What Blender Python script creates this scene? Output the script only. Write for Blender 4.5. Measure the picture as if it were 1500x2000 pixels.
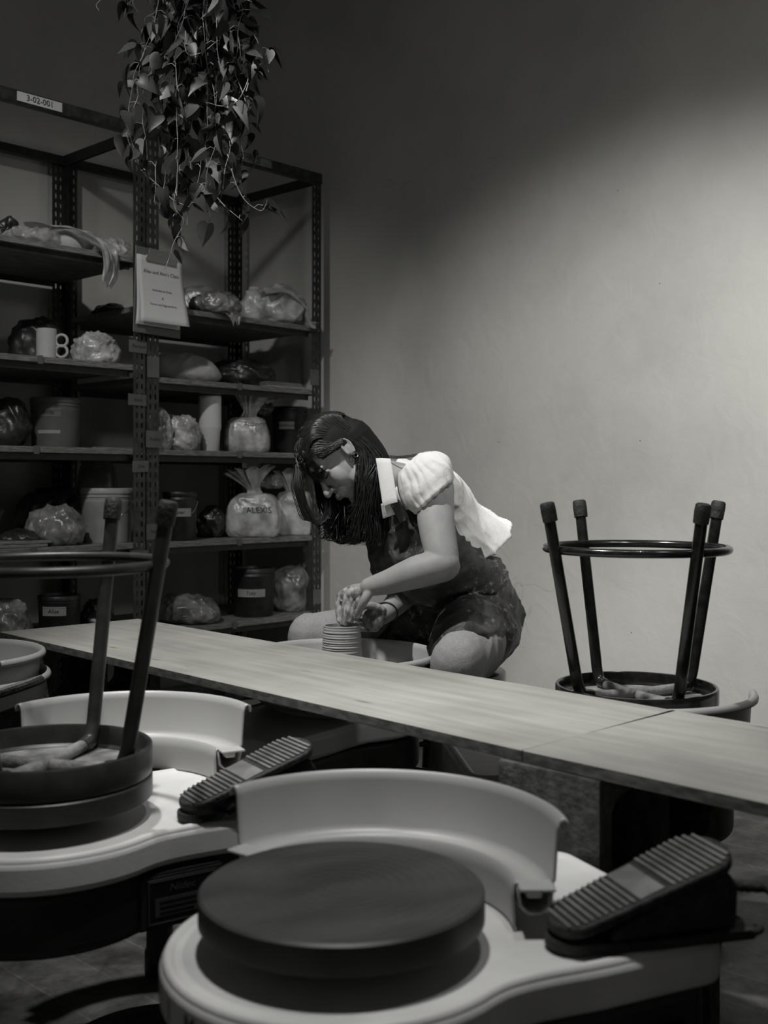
import bpy, bmesh, math, random
from mathutils import Vector, Matrix, noise
from mathutils.bvhtree import BVHTree
for _o in list(bpy.data.objects): bpy.data.objects.remove(_o)
S = bpy.context.scene
COL = S.collection
PI = math.pi
# ---------------- camera, world, lights ----------------
CH = 1.03                       # camera height
AZ = math.radians(43.3)
CA, SA = math.cos(AZ), math.sin(AZ)
F = 2180.0; HZ = 942.0          # focal length and horizon in pixels of the 1500 x 2000 frame
def W(d, lat, z=0.0):           # depth along the view, sideways, height -> world
    return Vector((d*CA + lat*SA, d*SA - lat*CA, z))
def at(px, d, z=0.0): return W(d, (px-750)/F*d, z)
def atz(px, py, z):             # the floor-parallel plane z seen at a pixel
    d = (CH-z)*F/(py-HZ); return at(px, d, z)
def P(px, py, d): return at(px, d, CH-(py-HZ)/F*d)
VR = Vector((SA, -CA, 0)); VD = Vector((CA, SA, 0)); VU = Vector((0, 0, 1))
cam_data = bpy.data.cameras.new('camera'); cam = bpy.data.objects.new('camera', cam_data); COL.objects.link(cam)
cam.location = (0, 0, CH)
cam.rotation_euler = (PI/2, 0, AZ - PI/2)
cam_data.sensor_width = 36; cam_data.sensor_fit = 'AUTO'
cam_data.lens = F/2000*36
cam_data.shift_y = -(1000-HZ)/2000
cam_data.clip_start = .05
cam_data.dof.use_dof = True; cam_data.dof.focus_distance = 3.0; cam_data.dof.aperture_fstop = 4.5
S.camera = cam
wd = bpy.data.worlds.new('world'); S.world = wd; wd.use_nodes = True
wd.node_tree.nodes['Background'].inputs[0].default_value = (1, .99, .96, 1)
wd.node_tree.nodes['Background'].inputs[1].default_value = .05
def aim(o, tgt):
    o.rotation_euler = (Vector(tgt)-o.location).to_track_quat('-Z', 'Y').to_euler()
def spot(name, loc, tgt, power, size, blend, rad):
    l = bpy.data.lights.new(name, 'SPOT'); l.energy = power; l.spot_size = math.radians(size); l.spot_blend = blend
    l.shadow_soft_size = rad; l.color = (1, .997, .99)
    o = bpy.data.objects.new(name, l); COL.objects.link(o); o.location = loc; aim(o, tgt); return o
def area(name, loc, tgt, power, sx, sy, spread=180):
    l = bpy.data.lights.new(name, 'AREA'); l.shape = 'RECTANGLE'; l.size = sx; l.size_y = sy; l.energy = power
    l.color = (1, .997, .99); l.spread = math.radians(spread)
    o = bpy.data.objects.new(name, l); COL.objects.link(o); o.location = loc; aim(o, tgt); return o
spot('key_lamp', W(2.2, -.8, 3.3), W(2.85, .05, .7), 300, 56, .8, .05)
spot('wall_lamp', W(.95, .75, 2.6), W(3.95, .95, 1.13), 450, 46, 1.0, .12)
spot('wall_bounce_fill', W(1.5, 1.1, 2.3), W(3.9, .8, 1.2), 30, 112, 1.0, .15)  # added fill standing in for soft bounce on the wall, no fixture
spot('rack_fill', W(1.7, -1.3, 3.3), W(4.4, -1.05, 1.3), 160, 50, 1.0, .1)  # added fill light to brighten the racks, not a room lamp
spot('front_lamp', W(1.38, -.12, 3.3), W(1.42, -.05, .5), 135, 50, .7, .05)
spot('side_lamp', W(1.5, .5, 3.3), W(1.35, .1, .5), 35, 60, .7, .03)
S.view_settings.view_transform = 'Standard'; S.view_settings.look = 'None'
S.view_settings.gamma = 1; S.view_settings.use_curve_mapping = False
S.view_settings.exposure = 0.0

# ---------------- materials ----------------
TINT = (1.0, .996, .965)
MATS = {}
def mat(name, v, rough=.6, metal=0.0, var=.0, vs=8, bump=0.0, bs=60, v2=None, stretch=(1,1,1), spec=.5, coords='Object', coat=0, detail=6, lo=.4, hi=.65):
    if name in MATS: return MATS[name]
    m = bpy.data.materials.new(name); m.use_nodes = True; nt = m.node_tree; N = nt.nodes; L = nt.links
    b = N['Principled BSDF']
    col = lambda x: (x*TINT[0], x*TINT[1], x*TINT[2], 1)
    b.inputs['Base Color'].default_value = col(v); b.inputs['Roughness'].default_value = rough
    b.inputs['Metallic'].default_value = metal; b.inputs['Specular IOR Level'].default_value = spec
    b.inputs['Coat Weight'].default_value = coat
    tc = N.new('ShaderNodeTexCoord'); mp = N.new('ShaderNodeMapping'); mp.inputs['Scale'].default_value = stretch
    L.new(tc.outputs[coords], mp.inputs[0])
    if var or v2 is not None:
        n = N.new('ShaderNodeTexNoise'); n.inputs['Scale'].default_value = vs; n.inputs['Detail'].default_value = detail
        L.new(mp.outputs[0], n.inputs['Vector'])
        r = N.new('ShaderNodeValToRGB'); r.color_ramp.elements[0].position = lo; r.color_ramp.elements[1].position = hi
        lo_, hi_ = (v*(1-var), v*(1+var)) if v2 is None else (v, v2)
        r.color_ramp.elements[0].color = col(lo_); r.color_ramp.elements[1].color = col(hi_)
        L.new(n.outputs[0], r.inputs[0]); L.new(r.outputs[0], b.inputs['Base Color'])
    if bump:
        n2 = N.new('ShaderNodeTexNoise'); n2.inputs['Scale'].default_value = bs; n2.inputs['Detail'].default_value = 5
        L.new(mp.outputs[0], n2.inputs['Vector'])
        bp = N.new('ShaderNodeBump'); bp.inputs['Strength'].default_value = bump; bp.inputs['Distance'].default_value = .01
        L.new(n2.outputs[0], bp.inputs['Height']); L.new(bp.outputs[0], b.inputs['Normal'])
    MATS[name] = m; return m
def nodes(m): return m.node_tree.nodes, m.node_tree.links, m.node_tree.nodes['Principled BSDF']
def ramp(N, pts):
    r = N.new('ShaderNodeValToRGB'); e = r.color_ramp.elements
    while len(e) < len(pts): e.new(.5)
    for i, (p, v) in enumerate(pts): e[i].position = p; e[i].color = (v*TINT[0], v*TINT[1], v*TINT[2], 1)
    return r
def plaster_mat():
    m = mat('plaster', .5, .75, spec=.25); N, L, b = nodes(m)
    tc = N.new('ShaderNodeTexCoord')
    n1 = N.new('ShaderNodeTexNoise'); n1.inputs['Scale'].default_value = 1.6; n1.inputs['Detail'].default_value = 8; n1.inputs['Roughness'].default_value = .62
    n2 = N.new('ShaderNodeTexNoise'); n2.inputs['Scale'].default_value = 260; n2.inputs['Detail'].default_value = 3
    n3 = N.new('ShaderNodeTexNoise'); n3.inputs['Scale'].default_value = 9; n3.inputs['Detail'].default_value = 6; n3.inputs['Distortion'].default_value = 1.2
    for n in (n1, n2, n3): L.new(tc.outputs['Object'], n.inputs['Vector'])
    r = ramp(N, [(.25, .40), (.5, .475), (.75, .53)]); L.new(n1.outputs[0], r.inputs[0])
    # small nicks and flecks
    vo = N.new('ShaderNodeTexVoronoi'); vo.inputs['Scale'].default_value = 7; L.new(tc.outputs['Object'], vo.inputs['Vector'])
    r2 = ramp(N, [(.012, .25), (.022, 1.0)]); L.new(vo.outputs['Distance'], r2.inputs[0])
    # hairline cracks
    vc = N.new('ShaderNodeTexVoronoi'); vc.feature = 'DISTANCE_TO_EDGE'; vc.inputs['Scale'].default_value = 1.3
    mx = N.new('ShaderNodeMixRGB'); mx.inputs[0].default_value = .12; L.new(tc.outputs['Object'], mx.inputs[1]); L.new(n3.outputs['Color'], mx.inputs[2])
    L.new(mx.outputs[0], vc.inputs['Vector'])
    r3 = ramp(N, [(.0, .0), (.003, 1.0)]); L.new(vc.outputs['Distance'], r3.inputs[0])
    msk = N.new('ShaderNodeTexNoise'); msk.inputs['Scale'].default_value = 2.3; L.new(tc.outputs['Object'], msk.inputs['Vector'])
    r4 = ramp(N, [(.56, 1.0), (.66, .0)]); L.new(msk.outputs[0], r4.inputs[0])
    mxk = N.new('ShaderNodeMixRGB'); mxk.blend_type = 'LIGHTEN'; mxk.inputs[0].default_value = 1; L.new(r3.outputs[0], mxk.inputs[1]); L.new(r4.outputs[0], mxk.inputs[2])
    mu = N.new('ShaderNodeMixRGB'); mu.blend_type = 'MULTIPLY'; mu.inputs[0].default_value = 1; L.new(r.outputs[0], mu.inputs[1]); L.new(r2.outputs[0], mu.inputs[2])
    mu2 = N.new('ShaderNodeMixRGB'); mu2.blend_type = 'MULTIPLY'; mu2.inputs[0].default_value = .15; L.new(mu.outputs[0], mu2.inputs[1]); L.new(mxk.outputs[0], mu2.inputs[2])
    L.new(mu2.outputs[0], b.inputs['Base Color'])
    a1 = N.new('ShaderNodeMath'); a1.operation = 'MULTIPLY'; a1.inputs[1].default_value = .25; L.new(n2.outputs[0], a1.inputs[0])
    a2 = N.new('ShaderNodeMath'); a2.operation = 'ADD'; L.new(n3.outputs[0], a2.inputs[0]); L.new(a1.outputs[0], a2.inputs[1])
    a3 = N.new('ShaderNodeMath'); a3.operation = 'MULTIPLY_ADD'; a3.inputs[1].default_value = .25; L.new(mxk.outputs[0], a3.inputs[0]); L.new(a2.outputs[0], a3.inputs[2])
    bp = N.new('ShaderNodeBump'); bp.inputs['Strength'].default_value = .35; bp.inputs['Distance'].default_value = .006
    L.new(a3.outputs[0], bp.inputs['Height']); L.new(bp.outputs[0], b.inputs['Normal'])
    return m
def floor_mat():
    m = mat('floorboards', .07, .55, spec=.3); N, L, b = nodes(m)
    tc = N.new('ShaderNodeTexCoord')
    br = N.new('ShaderNodeTexBrick'); br.inputs['Scale'].default_value = 1; br.inputs['Brick Width'].default_value = 1.9; br.inputs['Row Height'].default_value = .13
    br.inputs['Mortar Size'].default_value = .0022; br.inputs['Color1'].default_value = (.05,.0497,.048,1); br.inputs['Color2'].default_value = (.07,.0697,.067,1); br.inputs['Mortar'].default_value = (.085,.084,.08,1)
    mp = N.new('ShaderNodeMapping'); mp.inputs['Rotation'].default_value = (0,0,PI/2); L.new(tc.outputs['Object'], mp.inputs[0]); L.new(mp.outputs[0], br.inputs['Vector'])
    n = N.new('ShaderNodeTexNoise'); n.inputs['Scale'].default_value = 9; n.inputs['Detail'].default_value = 10; n.inputs['Roughness'].default_value = .7; L.new(tc.outputs['Object'], n.inputs['Vector'])
    r = ramp(N, [(.35, .35), (.65, 1.7)]); L.new(n.outputs[0], r.inputs[0])
    mu = N.new('ShaderNodeMixRGB'); mu.blend_type = 'MULTIPLY'; mu.inputs[0].default_value = 1; L.new(br.outputs[0], mu.inputs[1]); L.new(r.outputs[0], mu.inputs[2])
    sp = N.new('ShaderNodeTexNoise'); sp.inputs['Scale'].default_value = 55; sp.inputs['Detail'].default_value = 4; L.new(tc.outputs['Object'], sp.inputs['Vector'])
    r2 = ramp(N, [(.70, 0), (.76, .14)]); L.new(sp.outputs[0], r2.inputs[0])
    ad = N.new('ShaderNodeMixRGB'); ad.blend_type = 'ADD'; ad.inputs[0].default_value = 1; L.new(mu.outputs[0], ad.inputs[1]); L.new(r2.outputs[0], ad.inputs[2])
    L.new(ad.outputs[0], b.inputs['Base Color'])
    bp = N.new('ShaderNodeBump'); bp.inputs['Strength'].default_value = .3; L.new(n.outputs[0], bp.inputs['Height']); L.new(bp.outputs[0], b.inputs['Normal'])
    return m
def pine_mat():                 # long grain along the board's own x, dark knots
    m = mat('pine_board', .5, .55, spec=.3); N, L, b = nodes(m)
    tc = N.new('ShaderNodeTexCoord')
    mp = N.new('ShaderNodeMapping'); mp.inputs['Scale'].default_value = (1.2, 14, 14); L.new(tc.outputs['Object'], mp.inputs[0])
    n = N.new('ShaderNodeTexNoise'); n.inputs['Scale'].default_value = 2.2; n.inputs['Detail'].default_value = 7; L.new(mp.outputs[0], n.inputs['Vector'])
    r = ramp(N, [(.3, .30), (.7, .41)]); L.new(n.outputs[0], r.inputs[0])
    mp2 = N.new('ShaderNodeMapping'); mp2.inputs['Scale'].default_value = (2.6, 9, 0); L.new(tc.outputs['Object'], mp2.inputs[0])
    v = N.new('ShaderNodeTexVoronoi'); v.inputs['Scale'].default_value = 1.5; L.new(mp2.outputs[0], v.inputs['Vector'])
    r2 = ramp(N, [(.02, .38), (.13, 1.0)]); L.new(v.outputs['Distance'], r2.inputs[0])
    n2 = N.new('ShaderNodeTexNoise'); n2.inputs['Scale'].default_value = 3.5; n2.inputs['Detail'].default_value = 5; L.new(tc.outputs['Object'], n2.inputs['Vector'])
    r3 = ramp(N, [(.35, .82), (.6, 1.05)]); L.new(n2.outputs[0], r3.inputs[0])
    mu = N.new('ShaderNodeMixRGB'); mu.blend_type = 'MULTIPLY'; mu.inputs[0].default_value = .8; L.new(r.outputs[0], mu.inputs[1]); L.new(r2.outputs[0], mu.inputs[2])
    mu2 = N.new('ShaderNodeMixRGB'); mu2.blend_type = 'MULTIPLY'; mu2.inputs[0].default_value = 1; L.new(mu.outputs[0], mu2.inputs[1]); L.new(r3.outputs[0], mu2.inputs[2])
    L.new(mu2.outputs[0], b.inputs['Base Color']); return m
def plastic_film(name, v, alpha):
    m = mat(name, v, .28, var=.25, vs=25, spec=.6, bump=.25, bs=45); N, L, b = nodes(m)
    b.inputs['Alpha'].default_value = alpha; return m
M = dict(
 plaster=plaster_mat(), floor=floor_mat(), pine=pine_mat(),
 pine_edge_shaded=mat('board_edge_shaded', .13, .8, var=.4, vs=30, stretch=(1,3,3)),  # cut board edge, with shade from overhead light darkened into its colour
 white=mat('white_plastic', .43, .38, var=.05, vs=4, bump=.02, bs=200),
 deck=mat('wheel_cover_plastic', .70, .42, var=.10, vs=7, bump=.03, bs=150),
 blackp=mat('black_plastic', .012, .5, var=.3, vs=20, v2=.022),
 black=mat('black_paint', .008, .22, v2=.02, vs=40, coat=.2),
 darkpaint=mat('grey_black_paint', .03, .38, v2=.05, vs=25),
 rubber=mat('rubber', .012, .65, v2=.03, vs=60, bump=.3, bs=150),
 head=mat('wheel_head_metal', .05, .42, metal=.3, v2=.10, vs=4, stretch=(1,2.5,1)),
 hub=mat('dark_hub', .02, .6),
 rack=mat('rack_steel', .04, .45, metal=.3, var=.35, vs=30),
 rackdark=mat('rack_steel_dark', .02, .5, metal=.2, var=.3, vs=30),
 shelf=mat('shelf_board', .16, .75, var=.35, vs=22, stretch=(1,4,8)),
 paper=mat('paper', .50, .8, var=.05, vs=5),
 card=mat('tag_card', .10, .8, var=.12, vs=12),
 clip=mat('clip_board', .10, .5),
 ink=mat('ink', .012, .6),
 pailw=mat('pale_bucket', .30, .5, var=.15, vs=10),
 pailg=mat('grey_bucket', .10, .55, var=.15, vs=10),
 pailk=mat('black_bucket', .008, .45, v2=.016, vs=30),
 bagw=mat('milky_plastic', .36, .3, var=.35, vs=18, bump=.3, bs=28, spec=.6),
 bagd=mat('dark_plastic', .022, .38, var=.4, vs=14, bump=.3, bs=30, spec=.6),
 bagm=mat('grey_plastic', .16, .3, var=.4, vs=16, bump=.3, bs=30, spec=.6),
 film=plastic_film('clear_film', .45, .5),
 cloth=mat('grey_cloth', .28, .9, var=.2, vs=9, bump=.2, bs=80),
 mug=mat('bisque', .38, .8, var=.06, vs=10),
 bowl=mat('white_glaze', .5, .5),
 tumbler=mat('tumbler_white', .55, .35),
 chrome=mat('steel', .35, .3, metal=.9),
 block=mat('concrete', .075, .95, var=.35, vs=40, bump=.35, bs=90),
 clay=mat('wet_clay', .42, .32, var=.08, vs=9, spec=.5),
 slip=mat('clay_slip', .22, .2, var=.3, vs=14),
 claydirt=mat('clay_crust', .22, .8, var=.45, vs=18, bump=.5, bs=60),
 leaf=mat('leaf_dark', .022, .5, var=.4, vs=12, spec=.3),
 leafl=mat('leaf_pale', .15, .5, var=.2, vs=30),
 vine=mat('vine_stem', .15, .6, var=.3, vs=30),
 tread=mat('treadle_rubber', .17, .6, var=.3, vs=14, bump=.2, bs=70),
)
# rings brushed into the wheel heads
def ring_head(m):
    N, L, b = nodes(m); tc = N.new('ShaderNodeTexCoord')
    w = N.new('ShaderNodeTexWave'); w.wave_type = 'RINGS'; w.rings_direction = 'Z'; w.inputs['Scale'].default_value = 22; w.inputs['Distortion'].default_value = .6
    L.new(tc.outputs['Object'], w.inputs['Vector']); bp = N.new('ShaderNodeBump'); bp.inputs['Strength'].default_value = .12; bp.inputs['Distance'].default_value = .002
    L.new(w.outputs['Fac'], bp.inputs['Height']); L.new(bp.outputs[0], b.inputs['Normal'])
ring_head(M['head'])

# ---------------- mesh helpers ----------------
def link_mesh(name, bm, m, parent=None, smooth=40, mats=None):
    me = bpy.data.meshes.new(name); bmesh.ops.remove_doubles(bm, verts=bm.verts, dist=1e-6)
    bm.normal_update(); bm.to_mesh(me); bm.free()
    for mm in (mats or [m]): me.materials.append(mm)
    if smooth:
        for p in me.polygons: p.use_smooth = True
        me.set_sharp_from_angle(angle=math.radians(smooth))
    o = bpy.data.objects.new(name, me); COL.objects.link(o)
    if parent: o.parent = parent
    return o
def tag(o, label=None, cat=None, group=None, kind=None):
    if label: o['label'] = label
    if cat: o['category'] = cat
    if group: o['group'] = group
    if kind: o['kind'] = kind
    return o
def thing(name, label, cat, loc=(0,0,0), rz=0, group=None):
    o = bpy.data.objects.new(name, None); COL.objects.link(o); o.empty_display_size = .05
    o.location = loc; o.rotation_euler = (0, 0, rz); return tag(o, label, cat, group)
def bx(bm, c, s, rot=None):
    r = bmesh.ops.create_cube(bm, size=1); M4 = Matrix.Translation(Vector(c)) @ (rot.to_4x4() if rot else Matrix()) @ Matrix.Diagonal((s[0], s[1], s[2], 1))
    bmesh.ops.transform(bm, matrix=M4, verts=r['verts']); return r['verts']
def bevbox(c, s, b=.004, seg=2, rot=None, bm=None):
    own = bmesh.new(); bx(own, c, s, rot); bmesh.ops.bevel(own, geom=own.edges[:], offset=b, segments=seg, affect='EDGES')
    if bm is None: return own
    add(bm, own); return bm
def add(bm, other, mtx=None):
    me = bpy.data.meshes.new('tmp'); other.to_mesh(me); other.free()
    if mtx: me.transform(mtx)
    bm.from_mesh(me); bpy.data.meshes.remove(me)
def frames(pts):
    pts = [Vector(p) for p in pts]; T = []
    for i in range(len(pts)):
        a = pts[max(i-1,0)]; b = pts[min(i+1,len(pts)-1)]; t = (b-a); T.append(t.normalized() if t.length > 1e-9 else Vector((0,0,1)))
    n = T[0].orthogonal().normalized(); out = []
    for t in T:
        n = (n - t*n.dot(t)); n = n.normalized() if n.length > 1e-6 else t.orthogonal().normalized()
        out.append((t, n, t.cross(n)))
    return pts, out
def tube(bm, pts, r, seg=10, cap=True, closed=False, flat=1.0):
    if closed: pts = list(pts)
    P_, Fm = frames(pts)
    if closed:
        n0 = Fm[0][1]; Fm = []
        for i in range(len(P_)):
            t = (P_[(i+1) % len(P_)] - P_[i-1]).normalized(); n = (n0 - t*n0.dot(t)).normalized(); n0 = n; Fm.append((t, n, t.cross(n)))
    rings = []
    for i, (p, (t, n, b)) in enumerate(zip(P_, Fm)):
        rr = r[i] if isinstance(r, (list, tuple)) else r
        rings.append([bm.verts.new(p + (n*math.cos(2*PI*k/seg)*flat + b*math.sin(2*PI*k/seg))*rr) for k in range(seg)])
    L_ = len(rings)
    for i in range(L_ if closed else L_-1):
        A, B = rings[i], rings[(i+1) % L_]
        for k in range(seg): bm.faces.new((A[k], A[(k+1)%seg], B[(k+1)%seg], B[k]))
    if cap and not closed:
        bm.faces.new(rings[0][::-1]); bm.faces.new(rings[-1])
    return rings
def lathe(bm, prof, seg=48, a0=0, a1=2*PI, c=(0,0,0)):
    full = abs(a1-a0-2*PI) < 1e-6; n = seg if full else seg+1; c = Vector(c); rows = []
    for i in range(n):
        a = a0 + (a1-a0)*i/seg
        rows.append([bm.verts.new(c + Vector((math.cos(a)*r, math.sin(a)*r, z))) for r, z in prof])
    for i in range(seg):
        A, B = rows[i], rows[(i+1) % n]
        for k in range(len(prof)-1):
            vs = (A[k], B[k], B[k+1], A[k+1])
            if prof[k][0] < 1e-7: vs = (A[k], B[k+1], A[k+1])
            elif prof[k+1][0] < 1e-7: vs = (A[k], B[k], A[k+1])
            try: bm.faces.new(vs)
            except ValueError: pass
    return rows
def prism(bm, pts, z0, z1):
    lo = [bm.verts.new((x, y, z0)) for x, y in pts]; hi = [bm.verts.new((x, y, z1)) for x, y in pts]; n = len(pts)
    bm.faces.new(lo[::-1]); bm.faces.new(hi)
    for i in range(n): bm.faces.new((lo[i], lo[(i+1)%n], hi[(i+1)%n], hi[i]))
def solidify(o, t, off=0):
    m = o.modifiers.new('thick', 'SOLIDIFY'); m.thickness = t; m.offset = off; return o
def bevmod(o, w, seg=2, ang=35):
    m = o.modifiers.new('bevel', 'BEVEL'); m.width = w; m.segments = seg; m.limit_method = 'ANGLE'; m.angle_limit = math.radians(ang); return o
def spline(pts, n=8):
    pts = [Vector(p) for p in pts]; Q = [pts[0]*2-pts[1]] + pts + [pts[-1]*2-pts[-2]]; out = []
    for i in range(1, len(Q)-2):
        a, b, c, d = Q[i-1:i+3]
        for k in range(n):
            t = k/n; out.append(.5*((2*b)+(c-a)*t+(2*a-5*b+4*c-d)*t*t+(3*b-a-3*c+d)*t**3))
    out.append(pts[-1]); return out
def evaluated(o):               # a plain mesh of an object with its modifiers applied
    bpy.context.view_layer.update()
    return bpy.data.meshes.new_from_object(o.evaluated_get(bpy.context.evaluated_depsgraph_get()))
def bake(o):
    me = evaluated(o); old = o.data; o.modifiers.clear(); o.data = me; bpy.data.meshes.remove(old); return o
def bvh(o):
    bpy.context.view_layer.update(); me = evaluated(o); mw = o.matrix_world
    vs = [mw @ v.co for v in me.vertices]; t = BVHTree.FromPolygons(vs, [tuple(p.vertices) for p in me.polygons]); bpy.data.meshes.remove(me); return t
def text_mesh(s, size, spacing=1.0):
    c = bpy.data.curves.new('txt', 'FONT'); c.body = s; c.size = size; c.align_x = 'CENTER'; c.align_y = 'CENTER'; c.space_character = spacing; c.resolution_u = 3
    o = bpy.data.objects.new('txt', c); COL.objects.link(o); me = evaluated(o); bpy.data.objects.remove(o); bpy.data.curves.remove(c); return me
def place_flat(me, o3, r, u, target=None, lift=.0012):   # put a flat mesh (x right, y up) into the world, laid onto a surface when given
    n = r.cross(u).normalized()
    for v in me.vertices:
        p = o3 + r*v.co.x + u*v.co.y
        if target:
            h = target.ray_cast(p + n*.25, -n)
            if h[0]: p = h[0]
        v.co = p + n*lift
def world_child(o, parent):
    if parent:
        bpy.context.view_layer.update(); o.parent = parent; o.matrix_parent_inverse = parent.matrix_world.inverted()
    return o
def lettering(s, size, o3, r, u, m, parent, target=None, lift=.002, name='lettering', slant=0, stretch=1.0):
    me = text_mesh(s, size)
    for v in me.vertices: v.co.x = v.co.x*stretch + slant*v.co.y
    place_flat(me, Vector(o3), r, u, target, lift); me.name = name; me.materials.clear(); me.materials.append(m)
    o = bpy.data.objects.new(name, me); COL.objects.link(o); return world_child(o, parent)
def sticker(w, h, o3, r, u, m, parent, target=None, lift=.001, name='name_tag', n=8, skew=0):
    bm = bmesh.new(); bmesh.ops.create_grid(bm, x_segments=n, y_segments=n, size=.5)
    for v in bm.verts: v.co.x *= w; v.co.y = v.co.y*h + skew*v.co.x
    me = bpy.data.meshes.new(name); bm.to_mesh(me); bm.free(); place_flat(me, Vector(o3), r, u, target, lift); me.materials.append(m)
    o = bpy.data.objects.new(name, me); COL.objects.link(o); solidify(o, .0008); return world_child(o, parent)
rnd = random.Random(7)
# ---------------- the room ----------------
XW, YW, ZC = 3.60, 4.34, 3.75
def struct(name, bm, m, smooth=0): return tag(link_mesh(name, bm, m, smooth=smooth), kind='structure')
bm = bmesh.new(); bx(bm, ((XW-2.5)/2, (YW-2.5)/2, -.05), (XW+2.5, YW+2.5, .1)); struct('floor', bm, M['floor'])
bm = bmesh.new(); bx(bm, ((XW-2.5)/2, YW+.05, ZC/2), (XW+2.5+.2, .1, ZC)); struct('wall_left', bm, M['plaster'])
bm = bmesh.new(); bx(bm, (XW+.05, (YW-2.5)/2, ZC/2), (.1, YW+2.5, ZC)); struct('wall_right', bm, M['plaster'])
bm = bmesh.new(); bx(bm, ((XW-2.5)/2, (YW-2.5)/2, ZC+.05), (XW+2.5, YW+2.5, .1)); struct('ceiling', bm, mat('ceiling_paint', .4, .9, var=.1, vs=3))

# ---------------- storage racks ----------------
YF, YB, RT = 3.685, 4.285, 2.42
PITCH = .0385
def post_bm(w, dpt, h, sx, sy):      # slotted angle: front leg two rows of slots, side leg one row; corner at the origin
    bm = bmesh.new(); n = int(h/PITCH)
    def strip(width, cols, mp):
        xs = [0]
        for c in cols: xs += [c-.004, c+.004]
        xs.append(width)
        for j in range(n):
            z0, z1 = j*PITCH, (j+1)*PITCH
            for k in range(len(xs)-1):
                a, b = xs[k], xs[k+1]
                if k % 2 == 0: bm.faces.new([bm.verts.new(mp(x, z)) for x, z in ((a,z0),(b,z0),(b,z1),(a,z1))])
                else:
                    m_ = (a+b)/2; q = lambda t: z0+PITCH*t
                    bm.faces.new([bm.verts.new(mp(x, z)) for x, z in ((a,z0),(b,z0),(b,q(.32)),(m_,q(.16)),(a,q(.32)))])
                    bm.faces.new([bm.verts.new(mp(x, z)) for x, z in ((a,q(.68)),(m_,q(.84)),(b,q(.68)),(b,z1),(a,z1))])
    strip(w, (w*.29, w*.71), lambda x, z: (x*sx, 0, z))
    strip(dpt, (dpt*.5,), lambda x, z: (0, x*sy, z))
    return bm
def rack(x0, x1, shelves, label):
    t = thing('storage_rack', label, 'shelving rack', (x0, YF, 0)); w = x1-x0; dp = YB-YF
    for (x, y, sx, sy) in ((0,0,1,1), (w,0,-1,1), (0,dp,1,-1), (w,dp,-1,-1)):
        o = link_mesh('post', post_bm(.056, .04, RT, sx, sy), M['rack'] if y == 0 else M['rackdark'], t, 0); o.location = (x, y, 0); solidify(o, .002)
    def beam(c, s, hor):
        bm = bmesh.new(); bx(bm, c, s)
        if hor == 'x': bx(bm, (c[0], c[1]+(.015 if c[1] < .3 else -.015), c[2]-s[2]/2), (s[0], .03, .003))
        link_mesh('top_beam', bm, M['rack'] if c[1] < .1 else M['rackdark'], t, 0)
    beam((w/2, -.003, RT-.012), (w+.006, .003, .044), 'x'); beam((w/2, dp+.003, RT-.012), (w, .003, .044), 'x')
    beam((.003, dp/2, RT-.012), (.003, dp, .044), 'y'); beam((w-.003, dp/2, RT-.012), (.003, dp, .044), 'y')
    for z in shelves:
        bm = bevbox((w/2, dp/2-.004, z-.011), (w-.008, dp-.01, .022), .0015, 1); link_mesh('shelf', bm, M['shelf'], t, 0)
        for y in (.012, dp-.012):
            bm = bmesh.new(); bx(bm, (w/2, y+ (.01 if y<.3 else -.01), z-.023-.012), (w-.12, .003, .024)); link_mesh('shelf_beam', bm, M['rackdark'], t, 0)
    return t
R1 = (1.905, 1.487, 1.160, .793, .44, .08); R2 = (1.733, 1.447, 1.160, .790, .44, .08)
rack1 = rack(1.60, 2.545, R1, 'tall slotted steel storage rack at the left marked 3-02-001 on its top beam')
rack2 = rack(2.552, 3.494, R2, 'tall slotted steel storage rack in the corner marked SAMPLES on its top beam')
bpy.context.view_layer.update()
XR, ZR = Vector((1,0,0)), Vector((0,0,1))
def xat(px, Y):                 # world x where a column of the picture meets the plane y = Y
    k = (px-750)/F; return Y*(CA + k*SA)/(SA - k*CA)
def zat(px, py, Y):
    x = xat(px, Y); d = x*CA+Y*SA; return CH-(py-HZ)/F*d
def onfront(px, py, off=.0): Y = YF-off; return Vector((xat(px, Y), Y, zat(px, py, Y)))
# beam labels
def beam_label(rk, px0, px1, py0, py1, s, sz):
    a, b = onfront(px0, py0, .006), onfront(px1, py1, .006); c = (a+b)/2; c.z = RT-.012
    sticker(abs(b.x-a.x), .034, c, XR, ZR, M['paper'] if s[0]=='3' else M['paperd'], rk, name='beam_label'); lettering(s, sz, c, XR, ZR, M['ink'], rk, lift=.003, name='label_text')
M['paperd'] = mat('paper_aged', .16, .8, var=.3, vs=20)
beam_label(rack1, 33, 121, 200, 212, '3-02-001', .030)
beam_label(rack2, 438, 530, 300, 312, 'SAMPLES', .034)
# name tags stuck to the posts
for rk, pxc, pyc, w, h, s, off, sk in ((rack1, 269, 677, .082, .048, 'Parneet', .004, -.03), (rack1, 268, 781, .084, .044, 'Anisa', .004, -.03),
        (rack1, 274, 911, .074, .044, 'Erin', .004, .03), (rack1, 272, 1086, .08, .044, 'Alex', .004, -.02),
        (rack2, 299, 717, .056, .082, '', .004, 0), (rack2, 301, 858, .078, .066, 'Robbie', .007, -.02),
        (rack2, 300, 1038, .068, .062, 'Taylor', .004, .04), (rack2, 614, 737, .055, .072, '', .004, 0), (rack2, 619, 1165, .05, .066, '', .004, 0)):
    c = onfront(pxc, pyc, off)
    sticker(w, h, c, XR, ZR, M['card'], rk, skew=sk)
    if s: lettering('. '+s, h*.42 if h < .05 else h*.28, c, XR, ZR+XR*sk, M['ink'], rk, lift=.002, slant=.25)
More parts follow.
